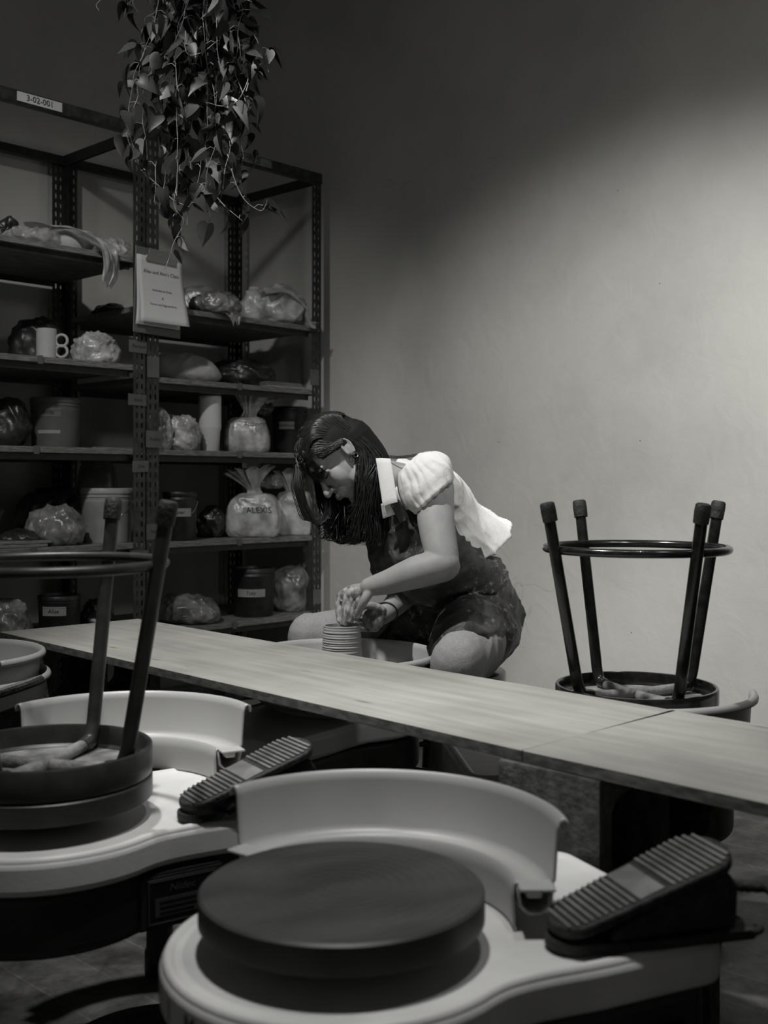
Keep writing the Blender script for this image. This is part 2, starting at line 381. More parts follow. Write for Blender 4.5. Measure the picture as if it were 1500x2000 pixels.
# shelf-edge tape marks
for rk, px, z in ((rack1, 78, R1[1]), (rack1, 71, R1[2]), (rack1, 66, R1[3]), (rack2, 468, R2[1]), (rack2, 468, R2[2]), (rack2, 467, R2[3]), (rack2, 458, R2[4])):
    sticker(.022, .03, Vector((xat(px, YF-.002), YF-.004, z-.012)), XR, ZR, M['card'], rk, name='shelf_tape', n=1)

# clipboard hanging on the rack post
cb = thing('clipboard', 'brown clipboard hanging on the rack post with a class notice', 'clipboard', onfront(312, 655, .03))
cbc = onfront(309, 572, .035)
c0 = cb.location.copy()
tilt = Matrix.Rotation(.035, 3, 'Y')
def rel(v): return v - c0
bm = bevbox((0,0,0), (.222, .004, .335), .0015, 1); bmesh.ops.transform(bm, matrix=Matrix.Translation(rel(cbc)) @ tilt.to_4x4(), verts=bm.verts); link_mesh('board', bm, M['clip'], cb, 0)
bm = bmesh.new(); bevbox((0,-.010,.150), (.12,.014,.03), .004, 2, bm=bm); bevbox((0,-.014,.128), (.14,.004,.03), .001, 1, bm=bm)
bmesh.ops.transform(bm, matrix=Matrix.Translation(rel(cbc)) @ tilt.to_4x4(), verts=bm.verts); link_mesh('clip', bm, M['chrome'], cb, 40)
def sheet(name, dx, dz, curl, w, h, label, fwd):
    bm = bmesh.new(); n = 12; V = []
    for j in range(n+1):
        row = []
        for i in range(n+1):
            u, v = i/n-.5, j/n
            row.append(bm.verts.new((dx + u*w + .012*(1-v)*math.sin(v*3)*1, -.004-fwd - curl*(1-v)**2*(1+.8*u), dz + (v-1)*h)))
        V.append(row)
    for j in range(n):
        for i in range(n): bm.faces.new((V[j][i], V[j][i+1], V[j+1][i+1], V[j+1][i]))
    bmesh.ops.transform(bm, matrix=Matrix.Translation(cbc+Vector((0,0,.135))) @ tilt.to_4x4(), verts=bm.verts)
    o = link_mesh(name, bm, M['paper'], None, 60); solidify(o, .0006); return tag(o, label, 'paper')
s2 = sheet('paper_sheet', -.004, 0, .012, .20, .272, 'white sheet of paper underneath the notice on the clipboard', .001)
s1 = sheet('notice_sheet', .006, .0, .045, .205, .262, 'front white notice sheet with printed class text on the clipboard', .004)
tb = bvh(s1); tx = tilt @ XR; tz = tilt @ ZR
for s, sz, dz in (("Alex and Ahn's Class", .0195, -.028), ('Attendance Sheet', .0125, -.088-.01), ('&', .0125, -.128), ('Terms and Agreements', .0125, -.155)):
    lettering(s, sz, cbc + tz*(.135-.045+dz+.012) + tx*.004, tx, tz, M['ink'], s1, tb, lift=.0012)
# ---------------- things on the shelves ----------------
def crumple(v, c, amt, fr, seed):
    p = (v-c)*fr + Vector((seed*3.1, seed*1.7, seed*.9))
    r = abs(noise.noise(p)); r2 = abs(noise.noise(p*2.3+Vector((5,5,5)))); return amt*((.35-r)*1.3 + (.3-r2)*.6)
def crease(q, fr, seed):          # sharp fold ridges of crinkled film
    s_ = 0
    for k, f in ((0, 1.0), (1, 2.3)):
        a = noise.noise(Vector((q.x*1.0, q.y*1.0, q.z*.45+q.x*.3))*fr*f + Vector((seed*2.7+k, seed*.3, k*5))); s_ += (1-min(1, abs(a)*5))**1.5/(k+1) - .25
    return s_
def blob(w, dp, h, seed, amt=.012, fr=14, sub=5, flat=.12, sq=.75, lean=0, taper=0):
    bm = bmesh.new(); bmesh.ops.create_icosphere(bm, subdivisions=sub, radius=1)
    for v in bm.verts:
        c = v.co; f = lambda x: math.copysign(abs(x)**sq, x)
        p = Vector((f(c.x), f(c.y), f(c.z))); zz = max(p.z, -1+flat); t = 1 - taper*max(zz, 0)
        q = Vector((p.x*w/2*t + lean*(zz+1)*h/2, p.y*dp/2*t, (zz+1-flat)/(2-flat)*h))
        k = crumple(q, Vector((0,0,0)), amt, fr, seed) + (amt*.45*crease(q, fr, seed) if amt > .007 else 0) * min(1, .25+q.z/h*1.4)
        n = Vector((c.x, c.y, c.z*.6)).normalized(); q += n*k; q.z = max(q.z, 0); v.co = q
    return bm
def neck(bm, base, top, r0, r1, flare, seed):   # twisted plastic neck opening into a ruffled end
    base, top = Vector(base), Vector(top); R = random.Random(seed); n = 12; seg = 28; rows = []
    ax = (top-base).normalized(); a = ax.orthogonal().normalized(); b = ax.cross(a)
    for i in range(n+1):
        t = i/n; c = base.lerp(top, t) + a*.006*math.sin(t*5+seed); r = r0*(1-t)**2*1.0 + r1 + flare*max(0, t-.35)**1.3*1.6
        rows.append([bm.verts.new(c + (a*math.cos(2*PI*k/seg)*1.25 + b*math.sin(2*PI*k/seg)*.45)*r*(1+.3*math.sin(k*2.7+seed)*min(1, .4+t)) + ax*.009*math.sin(k*1.9+seed)*t + (a*.5+b*.3)*.03*t*t*(1 if seed%2 else -1)) for k in range(seg)])
    for i in range(n):
        for k in range(seg): bm.faces.new((rows[i][k], rows[i][(k+1)%seg], rows[i+1][(k+1)%seg], rows[i+1][k]))
def shelf_pos(pxc, z, off): Y = YF+off; return Vector((xat(pxc, Y), Y, z))
def pxw(p, wpx): return wpx/F*(p.x*CA+p.y*SA)
FACE = math.atan2(-VD.y, -VD.x) + PI/2     # yaw that turns a local -y towards the viewer
def bag(pxc, z, off, wpx, hpx, label, m, seed, amt=.012, fr=16, neck_=None, dpf=.9, lean=0, name='plastic_bag', cat='plastic bag', sq=.75, dz=0, group=None, taper=.15):
    p = shelf_pos(pxc, z, off); w = pxw(p, wpx); h = pxw(p, hpx); bm = blob(w, w*dpf, h, seed, amt, fr, 5, sq=sq, lean=lean, taper=taper)
    if neck_: 
        dx, ht, fl = neck_; neck(bm, (0, 0, h*.86), (dx, 0, h*.9+ht), .028, .012, fl, seed)
    o = link_mesh(name, bm, m, None, 75); o.location = p + Vector((0,0,dz+.0005)); o.rotation_euler = (0,0,FACE); return tag(o, label, cat, group)
def bucket(pxc, z, off, wpx, hpx, label, m, lid=True, bail=None, tagtxt=None, tagm=None, name='bucket', taper=.9, tag_at=.68, tag_dx=0, tagw=.5):
    p = shelf_pos(pxc, z, off); r = pxw(p, wpx)/2; h = pxw(p, hpx)
    t = thing(name, label, 'bucket', p, FACE); bm = bmesh.new()
    lathe(bm, [(0,0), (r*taper,0), (r*taper+.002,.004), (r*(taper+.06),h*.72), (r*.975,h*.74), (r*.975,h*.77), (r*.955,h*.775), (r*.965,h*.83), (r*.99,h*.835),(r*.99,h*.85),(r*.965,h*.86),(r*.97,h*.93), (r*.94,h*.93), (r*.92,h*.6),(r*.86,.01),(0,.008)], 40)
    body = link_mesh('bucket_body', bm, m, t, 50)
    if lid:
        bm = bmesh.new(); lathe(bm, [(0,h*.95), (r*.86,h*.95), (r*.88,h), (r*.97,h), (r*1.0,h*.985), (r*1.0,h*.90), (r*.985,h*.895)], 40); link_mesh('lid', bm, m, t, 50)
    else:
        bm = bmesh.new(); lathe(bm, [(r*.94,h*.93),(r*.96,h*.99),(r*1.0,h*.985),(r*.99,h*.93)], 40); link_mesh('rim', bm, m, t, 50)
    if bail:
        sgn, drop = bail; bm = bmesh.new(); pts = [Vector((-r*1.0*sgn*-1 if False else math.cos(a)*r*1.03, -math.sin(a)*(r*.42)-r*.62*math.sin(a)*.6, h*.8 - math.sin(a)*drop)) for a in [PI*i/16 for i in range(17)]]
        tube(bm, pts, .0018, 6); hb = link_mesh('bail_handle', bm, M['chrome'], t, 60)
        bm = bmesh.new(); tube(bm, pts[9:13] if sgn > 0 else pts[4:8], .0065, 10); g = link_mesh('grip', bm, M['white'], hb, 60)
    if tagtxt is not None:
        tb = bvh(body); n = -VD; rr = VR; c = p + VR*tag_dx*r - VD*0 + Vector((0,0,h*tag_at))
        sticker(r*2*tagw, .034, c, rr, VU, tagm or M['tagtape'], body, tb, .0012, name='name_tape'); lettering(tagtxt, .021, c, rr, VU, M['ink'], body, tb, lift=.003, slant=.2)
    return t
M['tagtape'] = mat('pale_tape', .26, .7, var=.08, vs=15)
M['pailgl'] = M['pailg']
# rack 1, top shelf: bowl under film, film draped over the edge
def film_sheet(name, ctrl, w, seed, label, m, cat='plastic sheet', rip=.01, n=34, wv=5.0):
    ctrl = spline(ctrl, 10); bm = bmesh.new(); rows = []
    for i, p in enumerate(ctrl):
        t = i/(len(ctrl)-1); row = []
        for k in range(n+1):
            u = k/n-.5; q = p + VR*0
            d = Vector((0,0,0)); ww = w[0]*(1-t)+w[1]*t
            q = p + AX*u*ww + VU*(rip*math.sin(u*wv*PI+seed+t*2) + rip*1.6*noise.noise(p*9+AX*u*6+Vector((seed,0,0)))) - Vector((0,1,0))*rip*1.2*noise.noise(p*11+AX*u*8+Vector((0,seed,3)))
            row.append(bm.verts.new(q))
        rows.append(row)
    for i in range(len(rows)-1):
        for k in range(n): bm.faces.new((rows[i][k], rows[i][k+1], rows[i+1][k+1], rows[i+1][k]))
    o = link_mesh(name, bm, m, None, 80); solidify(o, .0006); return tag(o, label, cat)
AX = Vector((0,1,0))
z = R1[0]
p = shelf_pos(140, z, .17); r = pxw(p, 92)/2
bm = bmesh.new(); lathe(bm, [(0,0),(r*.5,0),(r*.72,.012),(r*.92,.045),(r*1.0,.082),(r*.985,.088),(r*.95,.084),(r*.88,.05),(r*.6,.02),(0,.012)], 48)
o = link_mesh('bowl', bm, M['bowl'], None, 50); o.location = p + Vector((0,0,.0005)); tag(o, 'pale round bowl covered in clear plastic on the top shelf', 'bowl')
def heap(pxc, pyb, off, wpx, hpx, label, seed, m, z, dpf=.7, amt=.022, fr=13, lean=0, name='plastic_sheet', cat='plastic sheet', dz=0): return bag(pxc, z, off, wpx, hpx, label, m, seed, amt, fr, dpf=dpf, lean=lean, name=name, cat=cat, sq=.9, dz=dz)
heap(62, 0, .09, 110, 34, 'crumpled clear plastic lying left of the covered bowl', 3, M['film'], z, amt=.02)
heap(15, 0, .30, 60, 62, 'standing dull plastic sack at the left end of the top shelf', 5, M['bagd'], z, amt=.03)
AX = Vector((.85,.5,0)).normalized()
x_ = lambda px, Y: xat(px, Y)
film_sheet('plastic_sheet', [Vector((x_(110, YF+.12), YF+.24, z+.085)), Vector((x_(165, YF+.10), YF+.12, z+.078)), Vector((x_(196, YF), YF+.02, z+.04)), Vector((x_(212, YF-.02), YF-.028, z+.0)), Vector((x_(214, YF-.02), YF-.034, z-.07)), Vector((x_(208, YF-.03), YF-.03, z-.125))], (.26, .075), 2.0, 'thin clear plastic sheet draped over the bowl and shelf edge', M['film'], rip=.013)
heap(225, 0, .06, 55, 34, 'twisted clear plastic beside the rack post on the top shelf', 9, M['film'], z, amt=.028, fr=18)
# second shelf
z = R1[1]
bag(72, z, .34, 100, 92, 'black plastic sack standing behind the double-handled mug', M['bagd'], 11, .02, 11)
mg = thing('mug', 'tall unglazed mug with two ring handles stacked one above the other', 'mug', shelf_pos(91, z, .10), FACE)
r = pxw(mg.location, 39)/2; h = pxw(mg.location, 61)
bm = bmesh.new(); lathe(bm, [(0,0),(r,0),(r,h*.9),(r*.97,h),(r*.9,h),(r*.88,h*.1),(0,h*.08)], 40); link_mesh('mug_body', bm, M['mug'], mg, 50)
for k in (0,1):
    bm = bmesh.new(); rr = h*.185; cz = h*(.63 if k else .28)
    tube(bm, [Vector((r + rr*.86 + rr*math.cos(a), 0, cz+rr*math.sin(a))) for a in [2*PI*i/28 for i in range(28)]], .0055, 10, closed=True); link_mesh('handle', bm, M['mug'], mg, 60)
bag(188, z, .14, 86, 60, 'crinkled plastic-wrapped lump right of the mug', M['bagw'], 14, .022, 15)
bag(140, z, .22, 40, 26, 'small dark plastic scrap between mug and wrapped lump', M['bagd'], 15, .012, 18)
# third shelf
z = R1[2]
bucket(108, z, .20, 96, 98, 'dull grey lidded bucket with two labels on the third shelf', M['pailg'], tagtxt='Anita', tagm=M['card'], tag_at=.70, tagw=.48)
tk = bpy.data.objects['bucket']; tb = bvh([c for c in tk.children if c.name.startswith('bucket_body')][0])
sticker(.085, .013, tk.location+Vector((0,0,.062)), VR, VU, M['tagtape'], [c for c in tk.children if c.name.startswith('bucket_body')][0], tb, name='tape_strip')
bag(14, z, .20, 80, 92, 'dark plastic sack beside the grey lidded bucket', M['bagd'], 17, .02, 10)
bm = bevbox((0,0,.006), (.26,.18,.012), .002, 1); o = link_mesh('ware_board', bm, M['shelf'], None, 0); o.location = shelf_pos(215, z, .30); tag(o, 'thin board lying at the back right of the third shelf', 'board')
# fourth shelf
z = R1[3]
bucket(208, z, .14, 102, 106, 'pale lidded bucket with a wire handle on the fourth shelf', M['pailw'], bail=(-1, .085))
bag(190, z, .42, 74, 155, 'tall pale tub standing behind the wire-handled bucket', M['bagm'], 19, .004, 6, name='plastic_tub', cat='tub', sq=.5, taper=.05)
bag(108, z, .12, 108, 76, 'shiny plastic-wrapped clay bag left of the pale bucket', M['bagm'], 21, .024, 11, taper=.3)
bag(40, z, .14, 76, 32, 'flat slumped dark plastic bag left of the wrapped clay', M['bagd'], 23, .014, 12)
bag(100, z, .44, 130, 100, 'large black sack at the back of the fourth shelf', M['bagd'], 24, .02, 9)
for k, dz in ((0, 0), (1, .012)):
    bm = bevbox((0,0,.0058), (.34,.22,.0115), .002, 1); o = link_mesh('ware_board', bm, M['shelf'], None, 0); o.location = shelf_pos(-20 + 8*k, z+dz+.0002, .125+.01*k)
    tag(o, ('lower' if k == 0 else 'upper')+' of two thin boards stacked at the fourth shelf\'s left edge', 'board')
# fifth shelf
z = R1[4]
bucket(116, z, .12, 82, 84, 'black bucket with white name tape on the fifth shelf at left', M['pailk'], tagtxt='Alisa', tag_at=.66, tagw=.55)
bag(14, z, .12, 84, 78, 'pale plastic-wrapped bundle at the left end of the fifth shelf', M['bagm'], 27, .03, 12)
bag(188, z, .2, 60, 60, 'dark plastic bag right of the taped black bucket', M['bagd'], 29, .02, 14)
# rack 2, top shelf
z = R2[0]
bag(216, z, .5, 70, 30, 'dark wrapped lump near the back left of the corner rack\'s top shelf', M['bagd'], 31, .014, 12)
bag(388, z, .20, 92, 62, 'grey wrapped square pot behind the clipboard', M['bagm'], 33, .010, 10, sq=.55)
bag(420, z, .05, 92, 42, 'crumpled clear plastic spilling over the corner rack\'s top shelf', M['bagm'], 35, .024, 17)
AX = Vector((1,.2,0)).normalized()
film_sheet('plastic_sheet', [Vector((x_(420, YF+.05), YF+.06, z+.05)), Vector((x_(445, YF), YF-.0, z+.03)), Vector((x_(456, YF-.02), YF-.03, z-.0)), Vector((x_(460, YF-.02), YF-.03, z-.035))], (.14, .04), 4.0, 'torn flap of clear plastic hanging over the shelf edge', M['film'], rip=.012)
bag(450, z, .36, 48, 46, 'black pot behind the crumpled plastic on the top shelf', M['pailk'], 37, .004, 8, name='pot', cat='pot', sq=.6)
bag(532, z, .13, 130, 78, 'large bulging clear bag over a pale pot on the top shelf', M['bagw'], 39, .028, 9, dpf=.7, taper=.35)
AX = Vector((.3,.95,0)).normalized()
film_sheet('plastic_sheet', [Vector((x_(500, YF+.12), YF+.1, z+.135)), Vector((x_(545, YF+.08), YF+.06, z+.14)), Vector((x_(585, YF+.02), YF+.02, z+.085)), Vector((x_(603, YF-.02), YF-.01, z+.012)), Vector((x_(612, YF-.03), YF-.035, z+.004))], (.16, .06), 6.0, 'stretched clear film at the right of the bulging bag', M['film'], rip=.010)
bucket(573, z, .42, 64, 78, 'black tin behind the bulging clear bag', M['pailk'], lid=False, name='tin', taper=.97)
bag(550, z, .50, 34, 92, 'short dark jar top left of the black tin', M['bagm'], 41, .002, 8, name='jar', cat='jar', sq=.5)
# second shelf
z = R2[1]
bag(372, z, .12, 138, 58, 'pale cloth-wrapped slab slumped against the post', M['cloth'], 43, .012, 9, dpf=.6, lean=-.55, name='wrapped_slab', cat='wrapped slab')
bag(465, z, .22, 140, 52, 'loose dark plastic sheet right of the cloth-wrapped slab', M['bagd'], 45, .03, 11)
for k in (0, 1, 2):
    bm = bevbox((0,0,.0038), (.24-.02*k,.26,.0075), .001, 1); o = link_mesh('ware_board', bm, M['pailw'] if k == 0 else M['shelf'], None, 0); o.location = shelf_pos(528-4*k, z+.0078*k+.0002, .14)
    o['group'] = 'ware boards on the corner rack'; tag(o, ['lowest pale', 'middle', 'topmost'][k]+' of three thin ware boards stacked on the corner rack', 'board')
# third shelf
z = R2[2]
bag(312, z, .10, 50, 82, 'small knotted plastic bag against the post on the third shelf', M['bagw'], 47, .014, 20, dpf=.7, taper=.2, sq=.9)
bag(352, z, .10, 68, 70, 'white plastic bag of clay left of the tall tumbler', M['bagw'], 49, .02, 17)
tu = thing('tumbler', 'tall white insulated tumbler with a dark lid band', 'tumbler', shelf_pos(410, z, .10), FACE); r = pxw(tu.location, 44)/2; h = pxw(tu.location, 120)
bm = bmesh.new(); lathe(bm, [(0,0),(r*.74,0),(r*.8,.004),(r*.90,h*.33),(r*.985,h*.37),(r*1.0,h*.40),(r*1.0,h*.90),(0,h*.90)], 40); link_mesh('tumbler_body', bm, M['tumbler'], tu, 50)
bm = bmesh.new(); lathe(bm, [(0,h*.90),(r*1.005,h*.90),(r*1.005,h*.925),(0,h*.925)], 40); link_mesh('band', bm, M['blackp'], tu, 50)
bm = bmesh.new(); lathe(bm, [(0,h*.925),(r*1.0,h*.925),(r*.99,h*.985),(r*.94,h),(0,h)], 40); link_mesh('lid', bm, M['pailw'], tu, 50)
def bigbag(pxc, z, off, wpx, hpx, label, seed, txt, sz, nk, dpf=.8, dx=0, hgt=.55, **k):
    o = bag(pxc, z, off, wpx, hpx, label, M['bagw'], seed, .008, 15, nk, dpf=dpf, sq=.42, name='clay_bag', cat='bag of clay', **k)
    if txt: tb = bvh(o); lettering(txt, sz, o.location + VR*dx + Vector((0,0,pxw(o.location, hpx)*hgt)), VR, VU, M['ink'], o, tb, lift=.002, slant=-.15)
    return o
bigbag(482, z, .12, 86, 68, 'square clear bag of clay with handwriting on the third shelf', 51, 'Anthony', .026, (.03, .12, .07), dx=.042, hgt=.8)
bag(492, z, .17, 78, 44, 'loose plastic top folded over the square clay bag on the third shelf', M['bagd'], 52, .022, 15, dz=.165, dpf=.6, name='plastic_sheet', cat='plastic sheet')
bucket(566, z, .2, 70, 92, 'black bucket with white tape behind the potter\'s hair', M['pailk'], tagtxt='Anthony', tag_at=.60, tagw=.42, tag_dx=-.1)
# fourth shelf
z = R2[3]
bucket(351, z, .10, 68, 95, 'black bucket with white name tape and white handle grip', M['pailk'], bail=(1, .075), tagtxt='Tyler', tag_at=.58, tagw=.6, tag_dx=.15)
bag(412, z, .2, 52, 58, 'dark plastic bag right of the black bucket with white grip', M['bagd'], 55, .016, 14)
bigbag(496, z, .11, 104, 84, 'knotted bag of clay with bold handwriting on the fourth shelf', 57, 'ALEXIS', .036, (-.02, .13, .085), dx=.032, hgt=.62)
bigbag(574, z, .13, 78, 84, 'knotted clear bag of clay without writing on the fourth shelf', 59, '', .03, (-.03, .12, .075))
bag(520, z, .2, 66, 34, 'gathered plastic tail above the knotted handwritten clay bag', M['bagm'], 60, .018, 15, dz=.21, name='plastic_sheet', cat='plastic sheet', dpf=.4)
# fifth shelf
z = R2[4]
bag(376, z, .13, 122, 52, 'slumped crinkled plastic bag on the corner rack\'s fifth shelf', M['bagm'], 61, .02, 13, lean=-.3)
bucket(495, z, .13, 84, 94, 'large black bucket with white name tape near the potter\'s knee', M['pailk'], tagtxt='Toby', tag_at=.50, tagw=.62, tag_dx=0)
bag(566, z, .14, 66, 86, 'round crinkled plastic bag right of the large black bucket', M['bagm'], 63, .016, 14, taper=-.12)
z = R2[5]
bag(470, z, .15, 70, 70, 'dark plastic bag on the corner rack\'s lowest shelf', M['bagd'], 65, .02, 12)
# ---------------- pottery wheels ----------------
BT, HB, HT = .455, .490, .527       # cover top, wheel head bottom and top
def vdir(theta): return AZ - PI/2 + math.radians(theta)     # 0 = to the right of the view, 90 = away from the viewer
def wheel_outline(R=.2235, hw=.19, L=.42, corner=.032, inset=0):
    pts = []; a0 = math.radians(62); R -= inset
    for i in range(41):
        a = a0 + (2*PI-2*a0)*i/40; pts.append((R*math.cos(a), R*math.sin(a)))
    e = hw-inset; p0 = (R*math.cos(a0), -R*math.sin(a0)); lo = []
    for k in range(1, 9):
        t = k/8; h00, h10, h01, h11 = 2*t**3-3*t*t+1, t**3-2*t*t+t, -2*t**3+3*t*t, t**3-t*t; m = .15
        lo.append((h00*p0[0]+h10*m*math.sin(a0)+h01*.27+h11*m, h00*p0[1]+h10*m*math.cos(a0)-h01*e))
    lo.append((L-inset-corner, -e))
    arc = [(L-inset-corner+corner*math.sin(t), -(hw-inset-corner)-corner*math.cos(t)) for t in [PI/2*k/6 for k in range(1, 7)]]
    side = lo+arc
    return pts + side + [(x, -y) for x, y in side[::-1]]
def pottery_wheel(label, pos, yaw, L=.42, legs=((-.165,0),(.36,.2),(.36,-.2)), zoff=0.0, plate=False, brand=False, hoff=0.0):
    t = thing('pottery_wheel', label, 'pottery wheel', (pos.x, pos.y, 0), yaw)
    # white cover: recessed tray with a raised lip, short skirt
    bm = bmesh.new(); ol = wheel_outline(L=L); prism(bm, ol, .398, BT-.001)
    for f in [f for f in bm.faces if f.normal.z < -.9 or (len(f.verts) > 10 and f.calc_center_median().z < .42)]: pass
    o = link_mesh('wheel_cover', bm, M['deck'], t, 30); o.location.z = zoff; bevmod(o, .012, 4)
    bm = bmesh.new(); loops = [[bm.verts.new((x, y, z)) for x, y in wheel_outline(L=L, inset=i)] for i, z in ((.004,BT-.010),(.003,BT-.004),(.006,BT+.002),(.011,BT+.0035),(.016,BT+.001),(.020,BT-.003))]
    for A, B in zip(loops, loops[1:]):
        for k in range(len(A)): bm.faces.new((A[k], A[(k+1)%len(A)], B[(k+1)%len(A)], B[k]))
    o2 = link_mesh('tray_lip', bm, M['deck'], o, 60)
    bm = bmesh.new(); prism(bm, wheel_outline(L=L, inset=.016, corner=.03), .292, .400); o = link_mesh('motor_housing', bm, M['blackp'], t, 30); o.location.z = zoff; bevmod(o, .02, 4)
    housing = o
    bm = bmesh.new(); lathe(bm, [(0,HT),(.03,HT),(.174,HT),(.1775,HT-.003),(.1775,HB+.002),(.175,HB),(.10,HB),(0,HB)], 96); o = link_mesh('wheel_head', bm, M['head'], t, 35); o.location.z = zoff+hoff
    bm = bmesh.new(); lathe(bm, [(0,HB),(.112,HB),(.112,HB-.012),(.09,HB-.013),(.088,HB-.026),(.05,HB-.027),(.05,BT-.002-hoff)], 64); o = link_mesh('hub', bm, M['hub'], t, 35); o.location.z = zoff+hoff
    for (x, y) in legs:
        bm = bmesh.new(); lathe(bm, [(0,.0),(.029,0),(.031,.004),(.031,.05),(.0275,.055),(.0275,.36+zoff)], 24); l = link_mesh('leg', bm, M['blackp'], t, 40); l.location = (x, y, 0)
    if plate:
        c = Vector((.165, -.1915, .345)); bm = bevbox((.165,-.171,.345),(.15,.04,.09),.004,2); link_mesh('switch_box', bm, M['blackp'], housing, 30)
        # label plate on the long side
        bm = bevbox((0,0,0), (.125,.002,.075), .0006, 1); pl = link_mesh('label_plate', bm, mat('plate_black', .006, .35), housing, 0); pl.location = c
        bm = bmesh.new()
        for (x, z, w, h) in ((0,.034,.118,.0012),(0,-.034,.118,.0012),(-.0585,0,.0012,.068),(.0585,0,.0012,.068)): bx(bm, (x,-.0015,z), (w,.001,h))
        q = link_mesh('plate_border', bm, mat('plate_grey', .06, .5), housing, 0); q.location = c
        bm = bmesh.new(); bx(bm, (.002,-.0014,-.009), (.10,.001,.03)); q = link_mesh('rating_panel', bm, mat('plate_mid', .045, .5), housing, 0); q.location = c
        bpy.context.view_layer.update(); mw = housing.matrix_world; R3 = mw.to_3x3(); ux = R3 @ Vector((1,0,0))
        lettering('Nidec', .017, mw @ (c + Vector((0,-.002,.021))), ux, VU, MATS['plate_grey'], housing, slant=.25, lift=.001, name='plate_lettering', stretch=1.15)
        bm = bmesh.new()
        for k in range(3): bx(bm, (.002-.006*k, -.0022, -.001-.0085*k), (.084-.012*k, .0006, .0028))
        q = link_mesh('fine_print', bm, MATS['plate_black'], housing, 0); q.location = c
    if brand:
        bpy.context.view_layer.update(); cov = [c for c in t.children if c.name.startswith('wheel_cover')][0]; tb = bvh(cov)
        for k, ch in enumerate('SHIMPO'):
            a = vdir(-176 + k*13) ; c = Vector((pos.x, pos.y, .424)) + Vector((math.cos(a), math.sin(a), 0))*.225
            rr = Vector((-math.sin(a), math.cos(a), 0)); lettering(ch, .036, c, rr, VU, M['ink'], cov, tb, lift=.0015, name='cover_lettering', stretch=.8)
    return t
def splash_pan(label, c, th0, th1, z=BT, R=1.0, group=None, lugs=True, low=False):
    name = 'splash_pan'; t = thing(name, label, 'splash pan', (c.x, c.y, z), vdir(0), group)
    prof = [(.187,.0),(.185,.006),(.183,.045),(.185,.060),(.190,.064),(.196,.061),(.215,.054),(.230,.056),(.237,.066),(.241,.130),(.244,.140),(.250,.144),(.256,.141),(.259,.134),(.258,.128)]
    if low: prof = [(.250,.0),(.252,.004),(.2545,.075),(.257,.085),(.263,.088),(.269,.085),(.272,.078),(.271,.072)]
    bm = bmesh.new(); lathe(bm, prof, 72 if th1-th0 > 359 else 56, math.radians(th0), math.radians(th1))
    if not low: lathe(bm, [(.193,.058),(.197,.032),(.206,.024),(.221,.024),(.231,.032),(.236,.058)], 72 if th1-th0 > 359 else 56, math.radians(th0), math.radians(th1))
    o = link_mesh('pan_shell', bm, M['white'], t, 50); solidify(o, .0035, 1)
    if not low and th1-th0 < 359:
        for th, sg in ((th0, 1), (th1, -1)):
            a = math.radians(th); bm = bmesh.new(); rt = Matrix.Rotation(a, 3, 'Z')
            bevbox(rt @ Vector((.214, -sg*.008, .0605)), (.046, .034, .004), .001, 1, rot=rt, bm=bm); bevbox(rt @ Vector((.211, -sg*.004, .052)), (.020, .02, .010), .002, 1, rot=rt, bm=bm)
            link_mesh('joint_tab', bm, M['white'], t, 30)
    return t
